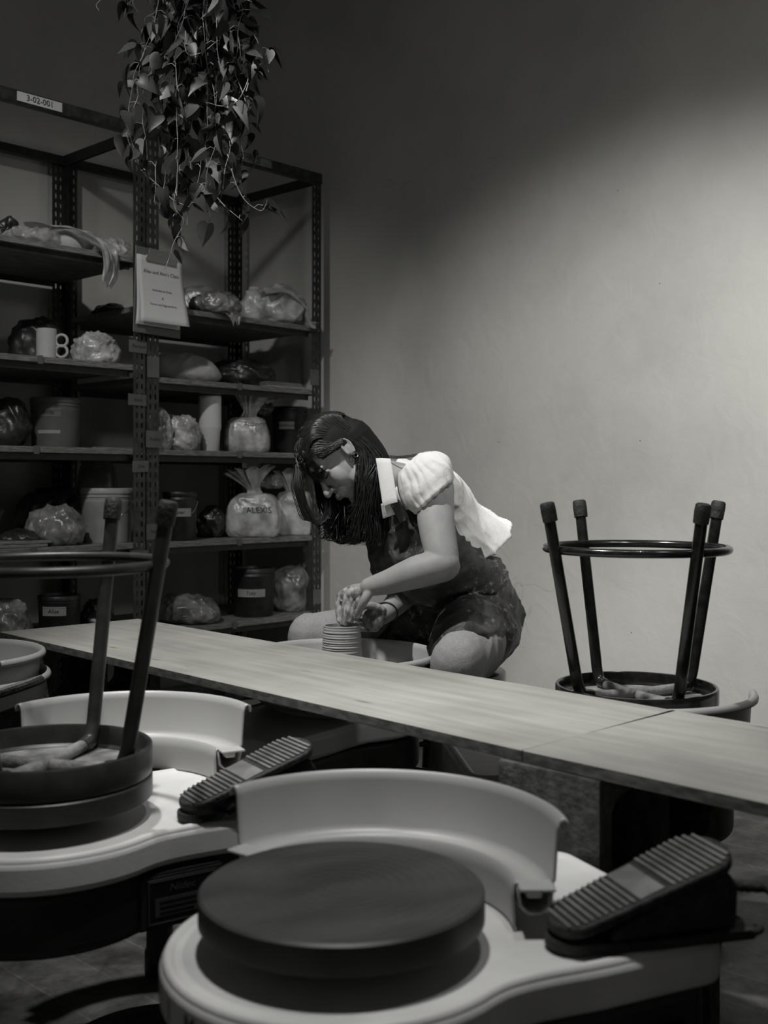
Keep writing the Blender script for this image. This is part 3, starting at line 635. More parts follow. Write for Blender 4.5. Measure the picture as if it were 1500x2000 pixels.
def foot_pedal(label, pos, z, yaw, cord=None, lift=0):
    t = thing('foot_pedal', label, 'foot pedal', (pos.x, pos.y, z), yaw); t.scale = (1.06,)*3      # toe at -x, heel at +x
    def outl(n=10):
        pts = []; 
        for i in range(n+1): a = -PI/2 - PI*i/n; pts.append((-.088+.042*math.cos(a)*.9, .042*math.sin(a)*-1*-1))
        for i in range(n+1): a = PI/2 - PI*i/n; pts.append((.075+.052*math.cos(a)*.75, .054*math.sin(a)))
        return pts
    bm = bmesh.new(); prism(bm, outl(), -.014, 0)
    o = link_mesh('treadle', bm, M['rubber'], t, 30); o.location = (0,0,.066+lift); o.rotation_euler = (0, -math.radians(18.5), 0); bevmod(o, .004, 3)
    bm = bmesh.new(); x = -.112
    def hw(x):
        if x < -.088: return max(0, .042*math.sqrt(max(0, 1-((x+.088)/.038)**2)))
        if x > .075: return .054*math.sqrt(max(0, 1-((x-.075)/.039)**2))
        return .042 + (.012)*(x+.088)/.163
    while x < .105:
        h_ = hw(x)-.004
        if h_ > .01 and not (-.028 < x < .012): bevbox((x, 0, .0012), (.0046, 2*h_, .0032), .001, 1, bm=bm)
        x += .0088
    bevbox((-.008, 0, .0006), (.034, .082, .0018), .0006, 1, bm=bm)
    link_mesh('ribbed_pad', bm, M['tread'], o, 30)
    bm = bmesh.new(); prism(bm, [(-.088+.034*math.cos(a), .034*math.sin(a)) for a in [PI/2+PI*i/10 for i in range(11)]] + [(.0,-.047),(.12,-.052),(.128,-.046),(.128,.046),(.12,.052),(.0,.047)], 0, .011)
    o = link_mesh('base_plate', bm, M['rubber'], t, 40)
    bm = bmesh.new(); vs = [(-.06,.012),(.105,.012),(.108,.06),(.095,.078),(.06,.070),(-.05,.03)]
    A = [bm.verts.new((x, -.042, zz)) for x, zz in vs]; B = [bm.verts.new((x, .042, zz)) for x, zz in vs]; bm.faces.new(A); bm.faces.new(B[::-1])
    for i in range(len(vs)): bm.faces.new((A[i], B[i], B[(i+1)%len(vs)], A[(i+1)%len(vs)]))
    bmesh.ops.recalc_face_normals(bm, faces=bm.faces); o = link_mesh('pedal_housing', bm, M['rubber'], t, 30); bevmod(o, .006, 3)
    for s in (-1, 1):
        bm = bmesh.new(); tube(bm, [(.125+.012*math.cos(a), s*.038+.012*math.sin(a), .008) for a in [2*PI*i/16 for i in range(16)]], .0045, 8, closed=True)
        link_mesh('screw_lug', bm, M['rubber'], t, 60)
    if cord:
        bm = bmesh.new(); pts = spline([(.104,-.01,.048),(.13,-.012,.048)]+cord, 8); tube(bm, pts, [.0075 if k < 14 and k % 2 == 0 else .0062 if k < 14 else .004 for k in range(len(pts))], 10)
        link_mesh('cord', bm, M['rubber'], t, 60)
    return t
c1 = at(668, 1.39); c2 = W(1.91, -.577); c3 = W(3.0, -.113); c4 = W(2.48, .56); c5 = W(2.84, -1.13)
pottery_wheel('nearest pottery wheel with an empty dark round wheel head', c1, vdir(25), L=.452, plate=False, brand=True, legs=((-.165,0),(.36,.17),(.36,-.17)))
pottery_wheel('pottery wheel at the left carrying an upturned stool', c2, vdir(34), L=.41, plate=True, legs=((-.165,0),(.33,.30),(.37,-.17)))
pottery_wheel('pottery wheel the seated potter is throwing on', c3, vdir(233.1), L=.46, zoff=-.022)
pottery_wheel('pottery wheel by the right wall carrying an upturned black stool', c4, vdir(186), L=.41, zoff=-.022, hoff=.034)
pottery_wheel('pottery wheel at the left edge under the stacked splash pans', c5, vdir(-105), L=.42, zoff=0)
splash_pan('half splash pan curving behind the nearest empty wheel head', W(1.43, -.02), 0, 141)
splash_pan('half splash pan standing behind the stool-laden left wheel', W(2.06, -.49), 26, 153)
splash_pan('round splash pan around the clay pot being thrown', c3, 5, 364.999, z=BT-.022)
splash_pan('half splash pan below the black upturned stool by the wall', c4, -172, -8, z=BT-.022)
splash_pan('taller inner splash pan of the pair stacked at the left edge', c5, -36, 150)
splash_pan('lower outer splash pan of the pair stacked at the left edge', c5, -62, 150, low=True)
foot_pedal('large ribbed foot pedal on the nearest wheel with its cord', atz(1262, 1868, BT)+(VD*.055) + VR*.006, BT+.0045, vdir(17), cord=[(.17,-.03,.035),(.24,-.08,-.06),(.30,-.1,-.22),(.36,-.1,-.40)])
foot_pedal('ribbed foot pedal lying on the left wheel behind the nearest pan', atz(478, 1600, BT)+(VD*.05), BT+.0045, vdir(32))
foot_pedal('dark foot pedal beside the stacked pans at the left edge', W(2.50, -.88), BT+.0005, vdir(-5), lift=.03)

# ---------------- trestle boards on concrete blocks ----------------
TZ = .60
def board(label, p0, dirv, perp, L, w):
    ang = math.atan2(dirv.y, dirv.x); bm = bevbox((L/2, w/2*1, -.010), (L, w, .020), .0012, 1)
    o = link_mesh('pine_board', bm, M['pine'], None, 0, [M['pine'], M['pine_edge_shaded']]); o.location = p0
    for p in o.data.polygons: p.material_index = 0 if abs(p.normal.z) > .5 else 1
    o; o.rotation_euler = (0,0,ang); return tag(o, label, 'board')
A0 = atz(0, 1234, TZ); B0 = atz(1020, 1465, TZ); dv = (B0-A0).normalized(); 
o = board('long pine board running from the left racks towards the centre', A0, dv, None, (B0-A0).length-.001, .452); 
dv2 = Matrix.Rotation(math.radians(1.6), 3, 'Z') @ dv
board('second pine board butting the long one at the right foreground', B0 + dv*.001, dv2, None, 1.3, .452)
def block_bm():
    bm = bmesh.new(); e = []
    def loop(pts):
        vs = [bm.verts.new((x, 0, z)) for x, z in pts]; return [bm.edges.new((vs[i], vs[(i+1)%len(vs)])) for i in range(len(vs))]
    def rr(cx, cz, w, h, r, n=5):
        out = []
        for (sx, sz, a0) in ((1,1,0),(-1,1,PI/2),(-1,-1,PI),(1,-1,1.5*PI)):
            for k in range(n+1): a = a0+PI/2*k/n; out.append((cx+sx*(w/2-r)+r*math.cos(a), cz+sz*(h/2-r)+r*math.sin(a)))
        return out
    for pts in (rr(.195,.0965,.39,.193,.006,2), rr(.107,.0965,.145,.128,.035), rr(.283,.0965,.145,.128,.035)): e += loop(pts)
    bmesh.ops.triangle_fill(bm, use_beauty=True, edges=e)
    r = bmesh.ops.extrude_face_region(bm, geom=bm.faces[:]); bmesh.ops.translate(bm, verts=[v for v in r['geom'] if isinstance(v, bmesh.types.BMVert)], vec=(0,.19,0))
    bmesh.ops.recalc_face_normals(bm, faces=bm.faces); return bm
blk = None
for where, base in (('under the seam of the boards', W(1.685, .325)), ('under the left end of the long board', W(3.02, -.93))):
    for k, lv in enumerate(('bottom', 'middle', 'top')):
        if blk is None: blk = o = link_mesh('concrete_block', block_bm(), M['block'], None, 30)
        else: o = blk.copy(); COL.objects.link(o)
        o.location = base + Vector((0,0,.1933*k)); o.rotation_euler = (0,0,0)
        tag(o, f'{lv} hollow concrete block of the stack {where}', 'concrete block', 'concrete blocks holding up the boards')

# ---------------- stools ----------------
def stool(label, pos, z, theta, m, flip=True, H=.452, ringf=.77, rim=.042, seat_m=None, inner=None):
    t = thing('stool', label, 'stool', (pos.x, pos.y, z), vdir(theta))
    if not flip: t.rotation_euler = (PI, 0, vdir(theta))
    bm = bmesh.new(); R = .1775
    lathe(bm, [(0,0),(R-.008,0),(R-.002,.003),(R,.009),(R,rim-.003),(R-.002,rim),(R-.007,rim),(R-.009,rim-.003),(R-.010,.018),(R-.016,.013)], 72); link_mesh('seat', bm, m, t, 35)
    bm = bmesh.new(); lathe(bm, [(R-.012,.012),(0,.012)], 48); link_mesh('seat_underside', bm, inner or M['claydirt'], t, 35)
    bm = bmesh.new()
    for k in (0, 1):
        a = PI/2*k; d = Vector((math.cos(a), math.sin(a), 0)); zz = .022 + .004*k
        tube(bm, [d*-.13+Vector((0,0,zz)), d*-.05+Vector((0,0,zz-.003)), d*.05+Vector((0,0,zz-.003)), d*.13+Vector((0,0,zz))], .0115, 12)
    link_mesh('cross_brace', bm, inner or M['claydirt'], t, 50)
    for k in range(4):
        a = PI/2*k; d = Vector((math.cos(a), math.sin(a), 0)); zz = .022+.004*(k%2)
        pts = spline([d*.115+Vector((0,0,zz)), d*.140+Vector((0,0,zz+.006)), d*.152+Vector((0,0,zz+.028)), d*.158+Vector((0,0,.08))], 6) + [d*.226+Vector((0,0,H-.02))]
        bm = bmesh.new(); tube(bm, pts, .0128, 14); lg = link_mesh('leg', bm, m, t, 50)
        q0 = d*.2205+Vector((0,0,H-.040)); q1 = d*.2295+Vector((0,0,H)); bm = bmesh.new(); ax = (q1-q0)
        tube(bm, [q0, q0+ax*.02, q0+ax*.6, q0+ax*.92, q1], [.0148,.0162,.0168,.0160,.0135], 16); link_mesh('rubber_tip', bm, M['rubber'], lg, 50)
    rr = .158+(.226-.158)*(H*ringf-.08)/(H-.1) - .012
    bm = bmesh.new(); tube(bm, [(rr*math.cos(2*PI*i/64), rr*math.sin(2*PI*i/64), H*ringf) for i in range(64)], .0092, 12, closed=True); link_mesh('foot_ring', bm, m, t, 60)
    return t
stool('black metal stool upturned on the wheel by the right wall', c4, HT+.012, -67, M['black'], H=.447)
stool('grey-black metal stool upturned on the left foreground wheel', c2, HT, -15.5, M['darkpaint'], rim=.052, H=.472, inner=mat('clay_crust_pale', .2, .8, var=.45, vs=18, bump=.5, bs=60))
stool('dark metal stool the potter is sitting on', W(3.32, .185), .474, 15, M['black'], flip=False, H=.474, ringf=.55)
# low rubber mat on the floor at the lower left
bm = bmesh.new(); lathe(bm, [(0,.006),(.150,.006),(.155,.010),(.160,.016),(.180,.018),(.187,.012),(.189,0)], 64); o = link_mesh('rubber_mat', bm, M['rubber'], None, 40); o.location = W(1.99, -.405)
tag(o, 'round black rimmed rubber mat on the floor under the nearest wheel', 'mat')

# ---------------- the clay pot ----------------
bm = bmesh.new(); zb = HT-.022; hh = .139; prof = [(0,0)]
n = 200
for i in range(n+1):
    q = i/n; r = .0575 - .0075*q + .00055*math.sin(q*118+math.sin(q*9)*3) + .0004*math.sin(q*63+1); 
    if q < .04: r += .004*(1-q/.04)
    prof.append((r, hh*q))
prof += [(.0485, hh+.0025), (.0455, hh+.0015), (.044, hh-.01), (.046, .06), (.048, .012), (0, .01)]
lathe(bm, prof, 96); o = link_mesh('clay_pot', bm, M['clay'], None, 60); o.location = (c3.x, c3.y, zb+.0003); tag(o, 'wet ridged clay cylinder being thrown under the potter\'s hands', 'clay pot')
bm = bmesh.new(); lathe(bm, [(.0,.0),(.165,.0),(.168,.001),(.165,.0016),(.06,.002)], 64); 

# ---------------- the hanging plant ----------------
R_ = random.Random(11)
pc = P(395, -130, 3.1)
pl = thing('hanging_plant', 'trailing heart-leaf vine hanging from above in front of the racks', 'hanging plant', pc)
bm = bmesh.new(); lathe(bm, [(0,0),(.075,0),(.085,.01),(.11,.15),(.115,.155),(.105,.16),(.10,.15),(0,.14)], 40); link_mesh('pot', bm, M['blackp'], pl, 40)
bm = bmesh.new(); top = Vector((0,0,ZC-pc.z))
for k in range(3):
    a = 2*PI*k/3; tube(bm, [Vector((.11*math.cos(a), .11*math.sin(a), .15)), Vector((0,0,.55))], .0018, 6)
tube(bm, [(0,0,.55), top], .0018, 6); tube(bm, [(0,0,.55),(0,0,.56)], .006, 8); link_mesh('hanger', bm, M['chrome'], pl, 40)
bv = bmesh.new(); bl = bmesh.new()
def leaf(bm, base, dirv, up, L, mi):
    t = dirv.normalized(); sd = t.cross(up); sd = sd.normalized() if sd.length > 1e-4 else t.orthogonal(); nn = sd.cross(t); w = L*R_.uniform(.26,.42); fold = R_.uniform(.2,1.1); dr = R_.uniform(-.1,.7); bend = R_.uniform(-.5,.5)
    shp = [(-.06,.24),(-.08,.50),(.0,.80),(.14,.98),(.32,1.0),(.52,.84),(.72,.54),(.90,.22)]
    def q(u, v): return bm.verts.new(base + t*(u*L) + sd*(v*w + bend*L*u*u*.5) + nn*(abs(v)*w*fold - dr*L*u*u))
    mid = [q(u if i else 0.0, 0) for i, u in enumerate([0,.0,.06,.16,.30,.48,.68,.86])]; tip = q(1.06, 0)
    for s in (-1, 1):
        ed = [q(u, s*v) for u, v in shp]
        for i in range(len(ed)-1):
            f = bm.faces.new((mid[i], ed[i], ed[i+1], mid[i+1]) if s > 0 else (mid[i], mid[i+1], ed[i+1], ed[i])); f.material_index = mi; f.smooth = True
        f = bm.faces.new((mid[-1], ed[-1], tip) if s > 0 else (mid[-1], tip, ed[-1])); f.material_index = mi
    for i in range(1): pass
def leaf_at(p, L=None, mi=None):
    L = L or R_.uniform(.032, .070); a = R_.uniform(0, 2*PI); out = VR*math.cos(a)+VD*math.sin(a)
    d1 = (out*R_.uniform(.4,1.1) + VU*R_.uniform(-.5,.5)); b = p + d1*R_.uniform(.02,.045)
    m_ = (p+b)/2 + VU*.006; tube(bv, [p, m_, b], .0010, 5, cap=False)
    o2 = Vector((R_.gauss(0,1), R_.gauss(0,1), R_.gauss(0,.5))); leaf(bl, b, out*R_.uniform(.1,.8) - VU*R_.uniform(.2,1.1), out*.6 + o2*.8 + VU*.3, L, (1 if R_.random() < .12 else 0) if mi is None else mi)
def vine(pts, leaves=True, r=.0016, gap=.038, lo=0):
    pts = spline([p-pc for p in pts], 9)
    pts = [p + Vector((noise.noise(p*14+Vector((i*.0,3,1))), noise.noise(p*14+Vector((7,3,1))), 0))*.012 for i, p in enumerate(pts)]
    tube(bv, pts, [r*(1-.5*i/len(pts)) for i in range(len(pts))], 6); acc = 0
    for i in range(1, len(pts)):
        acc += (pts[i]-pts[i-1]).length
        if leaves and acc > gap: leaf_at(pts[i]); acc = R_.uniform(-.012,.012)
ends = [(270,205),(262,290),(288,330),(300,395),(318,372),(332,300),(345,420),(352,335),(366,440),(372,330),(384,400),(392,290),(400,375),(410,430),(418,330),(428,395),(438,300),(446,370),(455,330),(465,245),(472,310),(480,400),(478,200),(490,150),(330,230),(300,250),(420,240),(375,250),(440,180),(350,180),(280,130),(400,150),(320,130),(500,110),(470,90),(360,90),(300,60)]
for ex, ey in ends:
    d1 = 3.1 + R_.uniform(-.10,.10); sx = 395 + (ex-395)*.55 + R_.uniform(-12,12)
    vine([P(395+(sx-395)*.5, -145, 3.1), P(sx, -90, d1), P(sx+R_.uniform(-14,14)+(ex-sx)*.4, ey*.25-20, d1), P(sx+(ex-sx)*.9+R_.uniform(-22,22), ey*.6, d1+.02), P(ex, ey, d1)])
def chain(pp, d, gap=.045, L=True): vine([P(x, y, d) for x, y in pp], L, gap=gap)
chain([(340,-110),(250,-50),(215,-20),(190,5),(196,20)], 3.02); chain([(335,-100),(285,-40),(250,10),(246,34)], 3.02); chain([(300,-60),(262,0),(268,25)],3.05)
chain([(350,330),(345,400),(358,432),(350,455),(343,470),(334,490),(322,520),(316,528)], 3.0, gap=.06)
chain([(420,380),(440,405),(462,425),(470,432)], 3.05, gap=.05); chain([(450,330),(470,385),(490,405),(508,410),(520,390)], 3.03, gap=.04)
chain([(268,180),(256,260),(268,320),(300,352),(340,388),(372,405)], 3.02, gap=.07); chain([(490,60),(512,100),(523,140)], 3.05, gap=.03)
chain([(480,180),(495,120),(470,190),(440,205),(400,200)], 3.0, gap=.06); chain([(360,60),(372,110),(420,85),(455,60)], 3.0, gap=.07)
link_mesh('vines', bv, M['vine'], pl, 60); fo = link_mesh('foliage', bl, None, pl, 60, mats=[M['leaf'], M['leafl']])
# ---------------- the potter ----------------
def lv(lat, d, z): return VR*lat + VD*d + VU*z
def catm(vals, n):
    out = []; Q = [vals[0]]+list(vals)+[vals[-1]]
    for i in range(1, len(Q)-2):
        for k in range(n): t = k/n; out.append(Q[i]*(1-t)+Q[i+1]*t)
    out.append(vals[-1]); return out
def limb(bm, pts, rad, n=6, seg=44):
    sp = spline(pts, n); rr = catm(rad, n); s0 = (sp[0]-sp[1]).normalized(); s1 = (sp[-1]-sp[-2]).normalized(); r0, r1 = rr[0], rr[-1]; A = []; Ar = []
    for k in (1, 2, 3, 4): a = PI/2*(1-k/4.001)*1.0; A.append(sp[0]+s0*r0*math.sin(a)); Ar.append(max(r0*math.cos(a), r0*.02))
    B = []; Br = []
    for k in (3, 2, 1, 0): a = PI/2*(1-k/4.001); B.append(sp[-1]+s1*r1*math.sin(a)*1.0); Br.append(max(r1*math.cos(a), r1*.02))
    A = A[:4]; tube(bm, A+sp[1:-1]+B, Ar+rr[1:-1]+Br, seg)
def ell(bm, c, X, Y, Z, sub=4):
    r = bmesh.ops.create_icosphere(bm, subdivisions=sub, radius=1)
    for v in r['verts']: q = v.co.copy(); v.co = c + X*q.x + Y*q.y + Z*q.z
def loft(bm, secs, seg=48, n=6, e=.9):
    cs = spline([s[0] for s in secs], n); As = spline([s[1] for s in secs], n); Bs = spline([s[2] for s in secs], n); rows = []
    f = lambda x: math.copysign(abs(x)**e, x)
    for c, A, B in zip(cs, As, Bs): rows.append([bm.verts.new(c + A*f(math.cos(2*PI*k/seg)) + B*f(math.sin(2*PI*k/seg))) for k in range(seg)])
    for i in range(len(rows)-1):
        for k in range(seg): bm.faces.new((rows[i][k], rows[i][(k+1)%seg], rows[i+1][(k+1)%seg], rows[i+1][k]))
    bm.faces.new(rows[0][::-1]); bm.faces.new(rows[-1])
def fuse(name, bm, m, parent, voxel, smooth=4, disp=None, mats=None, cut=None, sf=.5):
    bmesh.ops.recalc_face_normals(bm, faces=bm.faces)
    o = link_mesh(name, bm, m, None, 0, mats); r = o.modifiers.new('r', 'REMESH'); r.mode = 'VOXEL'; r.voxel_size = voxel; r.use_smooth_shade = True
    s = o.modifiers.new('s', 'SMOOTH'); s.iterations = smooth; s.factor = sf
    bake(o); me = o.data
    if cut:
        b2 = bmesh.new(); b2.from_mesh(me); kill = [v for v in b2.verts if cut(v.co)]; bmesh.ops.delete(b2, geom=kill, context='VERTS'); b2.to_mesh(me); b2.free()
    if disp:
        nrm = [v.normal.copy() for v in me.vertices]
        for v, nn in zip(me.vertices, nrm): v.co += nn*disp(v.co)
    for p in me.polygons: p.use_smooth = True
    if not me.materials: 
        for mm in (mats or [m]): me.materials.append(mm)
    world_child(o, parent); return o
def fold(fr, st, seed, gain=1.0, sharp=.5):      # ridged folds stretched along st
    st = st.normalized(); sv = Vector((seed*1.3, seed*2.1, seed*.7))
    def f(co):
        q = co - st*co.dot(st)*.78; a = 1-abs(noise.noise(q*fr+sv))*2; b = 1-abs(noise.noise(q*fr*2.1+sv*2))*2
        return gain*((a*abs(a)*.7 + b*.3) - sharp*.3)
    return f
skin = mat('skin', .31, .55, var=.05, vs=30, spec=.25, bump=.05, bs=300)
N_, L_, b_ = nodes(skin)
at_ = N_.new('ShaderNodeAttribute'); at_.attribute_name = 'clay'
nz = N_.new('ShaderNodeTexNoise'); nz.inputs['Scale'].default_value = 45; nz.inputs['Detail'].default_value = 6
ml = N_.new('ShaderNodeMath'); ml.operation = 'MULTIPLY_ADD'; ml.inputs[1].default_value = 1.6; ml.inputs[2].default_value = -.55; L_.new(nz.outputs[0], ml.inputs[0])
ad = N_.new('ShaderNodeMath'); ad.operation = 'ADD'; L_.new(ml.outputs[0], ad.inputs[0]); L_.new(at_.outputs['Fac'], ad.inputs[1])
rp = N_.new('ShaderNodeValToRGB'); rp.color_ramp.elements[0].position = .75; rp.color_ramp.elements[1].position = 1.15 if False else 1.0; L_.new(ad.outputs[0], rp.inputs[0])
mxn = N_.new('ShaderNodeMixRGB'); old = b_.inputs['Base Color'].links[0].from_socket; L_.new(rp.outputs[0], mxn.inputs[0]); L_.new(old, mxn.inputs[1])
cl = ramp(N_, [(.40, .13), (.62, .52)]); L_.new(nz.outputs[0], cl.inputs[0]); L_.new(cl.outputs[0], mxn.inputs[2]); L_.new(mxn.outputs[0], b_.inputs['Base Color'])
hairm = mat('hair_black', .010, .42, v2=.022, vs=80, spec=.45); white_c = mat('blouse_cotton', .66, .85, var=.04, vs=12, bump=.12, bs=180, spec=.2)
denim = mat('jeans_denim', .32, .9, var=.08, vs=160, bump=.25, bs=300, spec=.15, stretch=(1,1,1.6)); 
aprm = mat('apron_dark', .018, .5, v2=.06, vs=9, spec=.35, bump=.2, bs=120)
N_, L_, b_ = nodes(aprm)       # dried clay splashes
sv = N_.new('ShaderNodeTexNoise'); sv.inputs['Scale'].default_value = 42; sv.inputs['Detail'].default_value = 8; sv.inputs['Roughness'].default_value = .7
sm = N_.new('ShaderNodeTexNoise'); sm.inputs['Scale'].default_value = 7
tc_ = N_.new('ShaderNodeTexCoord'); L_.new(tc_.outputs['Object'], sv.inputs['Vector']); L_.new(tc_.outputs['Object'], sm.inputs['Vector'])
r1 = ramp(N_, [(.55, 0), (.63, .9)]); r2 = ramp(N_, [(.42, 0), (.54, 1)]); L_.new(sv.outputs[0], r1.inputs[0]); L_.new(sm.outputs[0], r2.inputs[0])
mm_ = N_.new('ShaderNodeMixRGB'); mm_.blend_type = 'MULTIPLY'; mm_.inputs[0].default_value = 1; L_.new(r1.outputs[0], mm_.inputs[1]); L_.new(r2.outputs[0], mm_.inputs[2])
mix_ = N_.new('ShaderNodeMixRGB'); src = b_.inputs['Base Color'].links[0].from_socket; L_.new(mm_.outputs[0], mix_.inputs[0]); L_.new(src, mix_.inputs[1]); mix_.inputs[2].default_value = (.26,.255,.245,1); L_.new(mix_.outputs[0], b_.inputs['Base Color'])

pot = thing('person', 'woman in a white blouse and clay-spattered apron bent over the wheel', 'person', W(3.30, .19, 0))
bpy.context.view_layer.update()
sT = lv(.62, -.78, 0).normalized(); fT = lv(-.78, -.62, 0).normalized()      # her left, her front
# head frame
phi = math.radians(54); a_, b__ = .93, .367
Uv = lv(-math.sin(phi), 0, math.cos(phi)); Fv = lv(-a_*math.cos(phi), -b__, -a_*math.sin(phi)); Sv = Uv.cross(Fv)
HC = P(662, 895, 3.12)
def H(f, s, u): return HC + Fv*f*.98 + Sv*s*.98 + Uv*u*.98
bm = bmesh.new()
ell(bm, H(-.012, 0, .030), Fv*.092, Sv*.074, Uv*.090)
ell(bm, H(.018, 0, -.030), Fv*.066, Sv*.058, Uv*.085)
ell(bm, H(.030, 0, .040), Fv*.058, Sv*.062, Uv*.050)
ell(bm, H(.036, 0, -.082), Fv*.044, Sv*.038, Uv*.030)
ell(bm, H(.070, 0, -.104), Fv*.015, Sv*.018, Uv*.014)
for s in (-1, 1):
    ell(bm, H(.050, s*.037, -.032), Fv*.028, Sv*.020, Uv*.034)       # cheeks
    ell(bm, H(.010, s*.048, -.072), Fv*.040, Sv*.016, Uv*.026)       # jaw
    ell(bm, H(.0655, s*.032, .001), Fv*.0135, Sv*.0165, Uv*.0105)      # closed-down eyes
    ell(bm, H(.070, s*.030, .020), Fv*.012, Sv*.022, Uv*.008)        # brow
    ell(bm, H(.097, s*.011, -.038), Fv*.010, Sv*.0075, Uv*.0075, 3)  # nostril wings
    # ear
    ec = H(-.012, s*.073, -.005); et = Uv*.96 - Fv*.28; ef = Fv*.96+Uv*.28; es = Sv*s
    ell(bm, ec+es*.000, ef*.013, es*.006, et*.026, 3)
    tube(bm, [ec + ef*.0145*math.cos(t)*(1 if t < PI else .9) + et*.027*math.sin(t) + es*.006 for t in [PI*(-.25)+PI*1.55*i/16 for i in range(17)]], .0034, 8)
limb(bm, [H(.078,0,.014), H(.092,0,-.012), H(.108,0,-.034)], [.0075,.008,.0105])
ell(bm, H(.108,0,-.037), Fv*.0105, Sv*.0115, Uv*.010, 3)
ell(bm, H(.090,0,-.060), Fv*.0115, Sv*.021, Uv*.0055, 3); ell(bm, H(.087,0,-.071), Fv*.012, Sv*.018, Uv*.0062, 3); ell(bm, H(.078,0,-.060), Fv*.014, Sv*.030, Uv*.022, 3)
NB = P(775, 938, 3.18)
limb(bm, [H(-.035,0,-.045), P(728, 925, 3.15), NB + lv(.02,0,-.01)], [.052,.050,.058])
# torso
def sec(px, py, d, w, t, tilt): # tilt = lean of the section from the vertical axis
    c = P(px, py, d); n = fT*math.cos(tilt) - VU*math.sin(tilt); return (c, sT*w, n*t)
tor = [sec(778,938,3.18,.07,.05,.9), sec(800,957,3.18,.165,.070,.8), sec(820,990,3.20,.150,.095,.7), sec(838,1040,3.22,.135,.098,.6), sec(862,1100,3.26,.125,.092,.45), sec(900,1165,3.31,.155,.105,.3), sec(925,1225,3.34,.165,.12,.1)]
loft(bm, tor)
SHL, ELL_, WRL = P(850, 950, 3.05), P(866, 1103, 2.93), P(722, 1146, 2.965)
limb(bm, [SHL, P(852, 1020, 2.99), ELL_+VU*.006], [.052,.050,.043]); 
limb(bm, [ELL_, P(812, 1118, 2.93), P(760, 1136, 2.95), WRL], [.045,.043,.033,.0255])
SHR, ELR, WRR = P(725, 948, 3.32), P(808, 1120, 3.30), P(756, 1196, 3.10)
limb(bm, [SHR, (SHR+ELR)/2, ELR], [.05,.046,.042]); limb(bm, [ELR, P(790, 1160, 3.2), WRR], [.043,.040,.027])
# left hand
knk = [P(665,1162,3.018), P(679,1160,3.002), P(692,1166,2.988), P(702,1174,2.975)]
mid = [P(660,1186,3.016), P(671,1189,3.002), P(680,1193,2.99), P(692,1194,2.982)]
tip = [P(662,1212,3.006), P(668,1219,3.000), P(677,1221,2.994), P(686,1213,2.988)]
for k, (a, b, c) in enumerate(zip(knk, mid, tip)):
    limb(bm, [WRL.lerp(a, .15), WRL.lerp(a, .6)+VU*.006, a], [.015,.013,.0108], seg=12)
    limb(bm, [a, b, c], [.0098,.0086,.0072], seg=12)
ell(bm, P(698,1158,2.985), (WRL-knk[1]).normalized()*.034, lv(.5,-.3,-.8)*.020, lv(.0,.9,-.2)*.026, 3)
limb(bm, [P(724,1152,2.955), P(712,1172,2.945), P(703,1190,2.955), P(696,1206,2.968)], [.014,.0125,.010,.008], seg=12)
# right hand cupped round the pot wall
ell(bm, P(731,1206,3.070), lv(.034,0,.006), lv(.004,.0,-.034), lv(0,.017,0), 3)
limb(bm, [WRR, P(744,1203,3.085)], [.026,.026])
for k in range(4):
    y0 = 1196+9.5*k; limb(bm, [P(734,y0+2,3.085), P(716,y0+3,3.092), P(702,y0+2,3.082), P(692,y0+1,3.066)], [.0115,.0102,.0094,.008], seg=12)
limb(bm, [P(744,1192,3.07), P(728,1184,3.055), P(714,1183,3.050), P(703,1190,3.052)], [.015,.0125,.0105,.008], seg=12)
# legs and feet (under the jeans)
HL, HR = P(945, 1222, 3.26), P(880, 1222, 3.42)
KL, KR = P(893, 1294, 2.87), P(608, 1243, 3.37); AL, AR = P(872, 1600, 3.0), P(618, 1590, 3.40)
AL.z = .10; AR.z = .10
limb(bm, [HL, (HL+KL)/2, KL], [.085,.075,.055]); limb(bm, [KL, (KL+AL)/2, AL], [.055,.05,.038]); limb(bm, [HR, (HR+KR)/2, KR], [.085,.072,.054]); limb(bm, [KR, (KR+AR)/2, AR], [.054,.05,.038])
body = fuse('body', bm, skin, pot, .0028, 3)
at2 = body.data.attributes.new('clay', 'FLOAT', 'POINT'); mwb = body.matrix_world
for i, v in enumerate(body.data.vertices):
    p = v.co; dL = (p-WRL).length; dR = (p-WRR).length; x = 0
    hl = max(0, 1-max(0, (p-P(685,1180,3.0)).length-.045)/.03); hr = max(0, 1-max(0, (p-P(725,1207,3.08)).length-.04)/.02)
    at2.data[i].value = min(1, max(hl, hr))
# facial details
for s in (1, -1):
    bm = bmesh.new(); tube(bm, spline([H(.0805,s*.015,.0205), H(.085,s*.026,.026), H(.080,s*.040,.0255), H(.069,s*.050,.020)], 4), .0022, 6); link = link_mesh('eyebrow', bm, hairm, None, 60); world_child(link, pot)
    bm = bmesh.new(); tube(bm, spline([H(.0775,s*.018,-.005), H(.0835,s*.028,-.0075), H(.081,s*.040,-.0065), H(.071,s*.050,-.003)], 5), .0018, 6); world_child(link_mesh('eyelashes', bm, hairm, None, 60), pot)
bm = bmesh.new(); ell(bm, H(.0945,0,-.0655), Fv*.009, Sv*.0195, Uv*.0045, 3); ell(bm, H(.092,0,-.0715), Fv*.010, Sv*.0165, Uv*.005, 3); world_child(link_mesh('lips', bm, mat('lips', .17, .4), None, 60), pot)
bm = bmesh.new(); c = H(-.006, .082, -.036); tube(bm, [c + Uv*.006*math.cos(t) + Fv*.006*math.sin(t) for t in [2*PI*i/16 for i in range(16)]], .0011, 6, closed=True); world_child(link_mesh('earring', bm, M['chrome'], None, 60), pot)
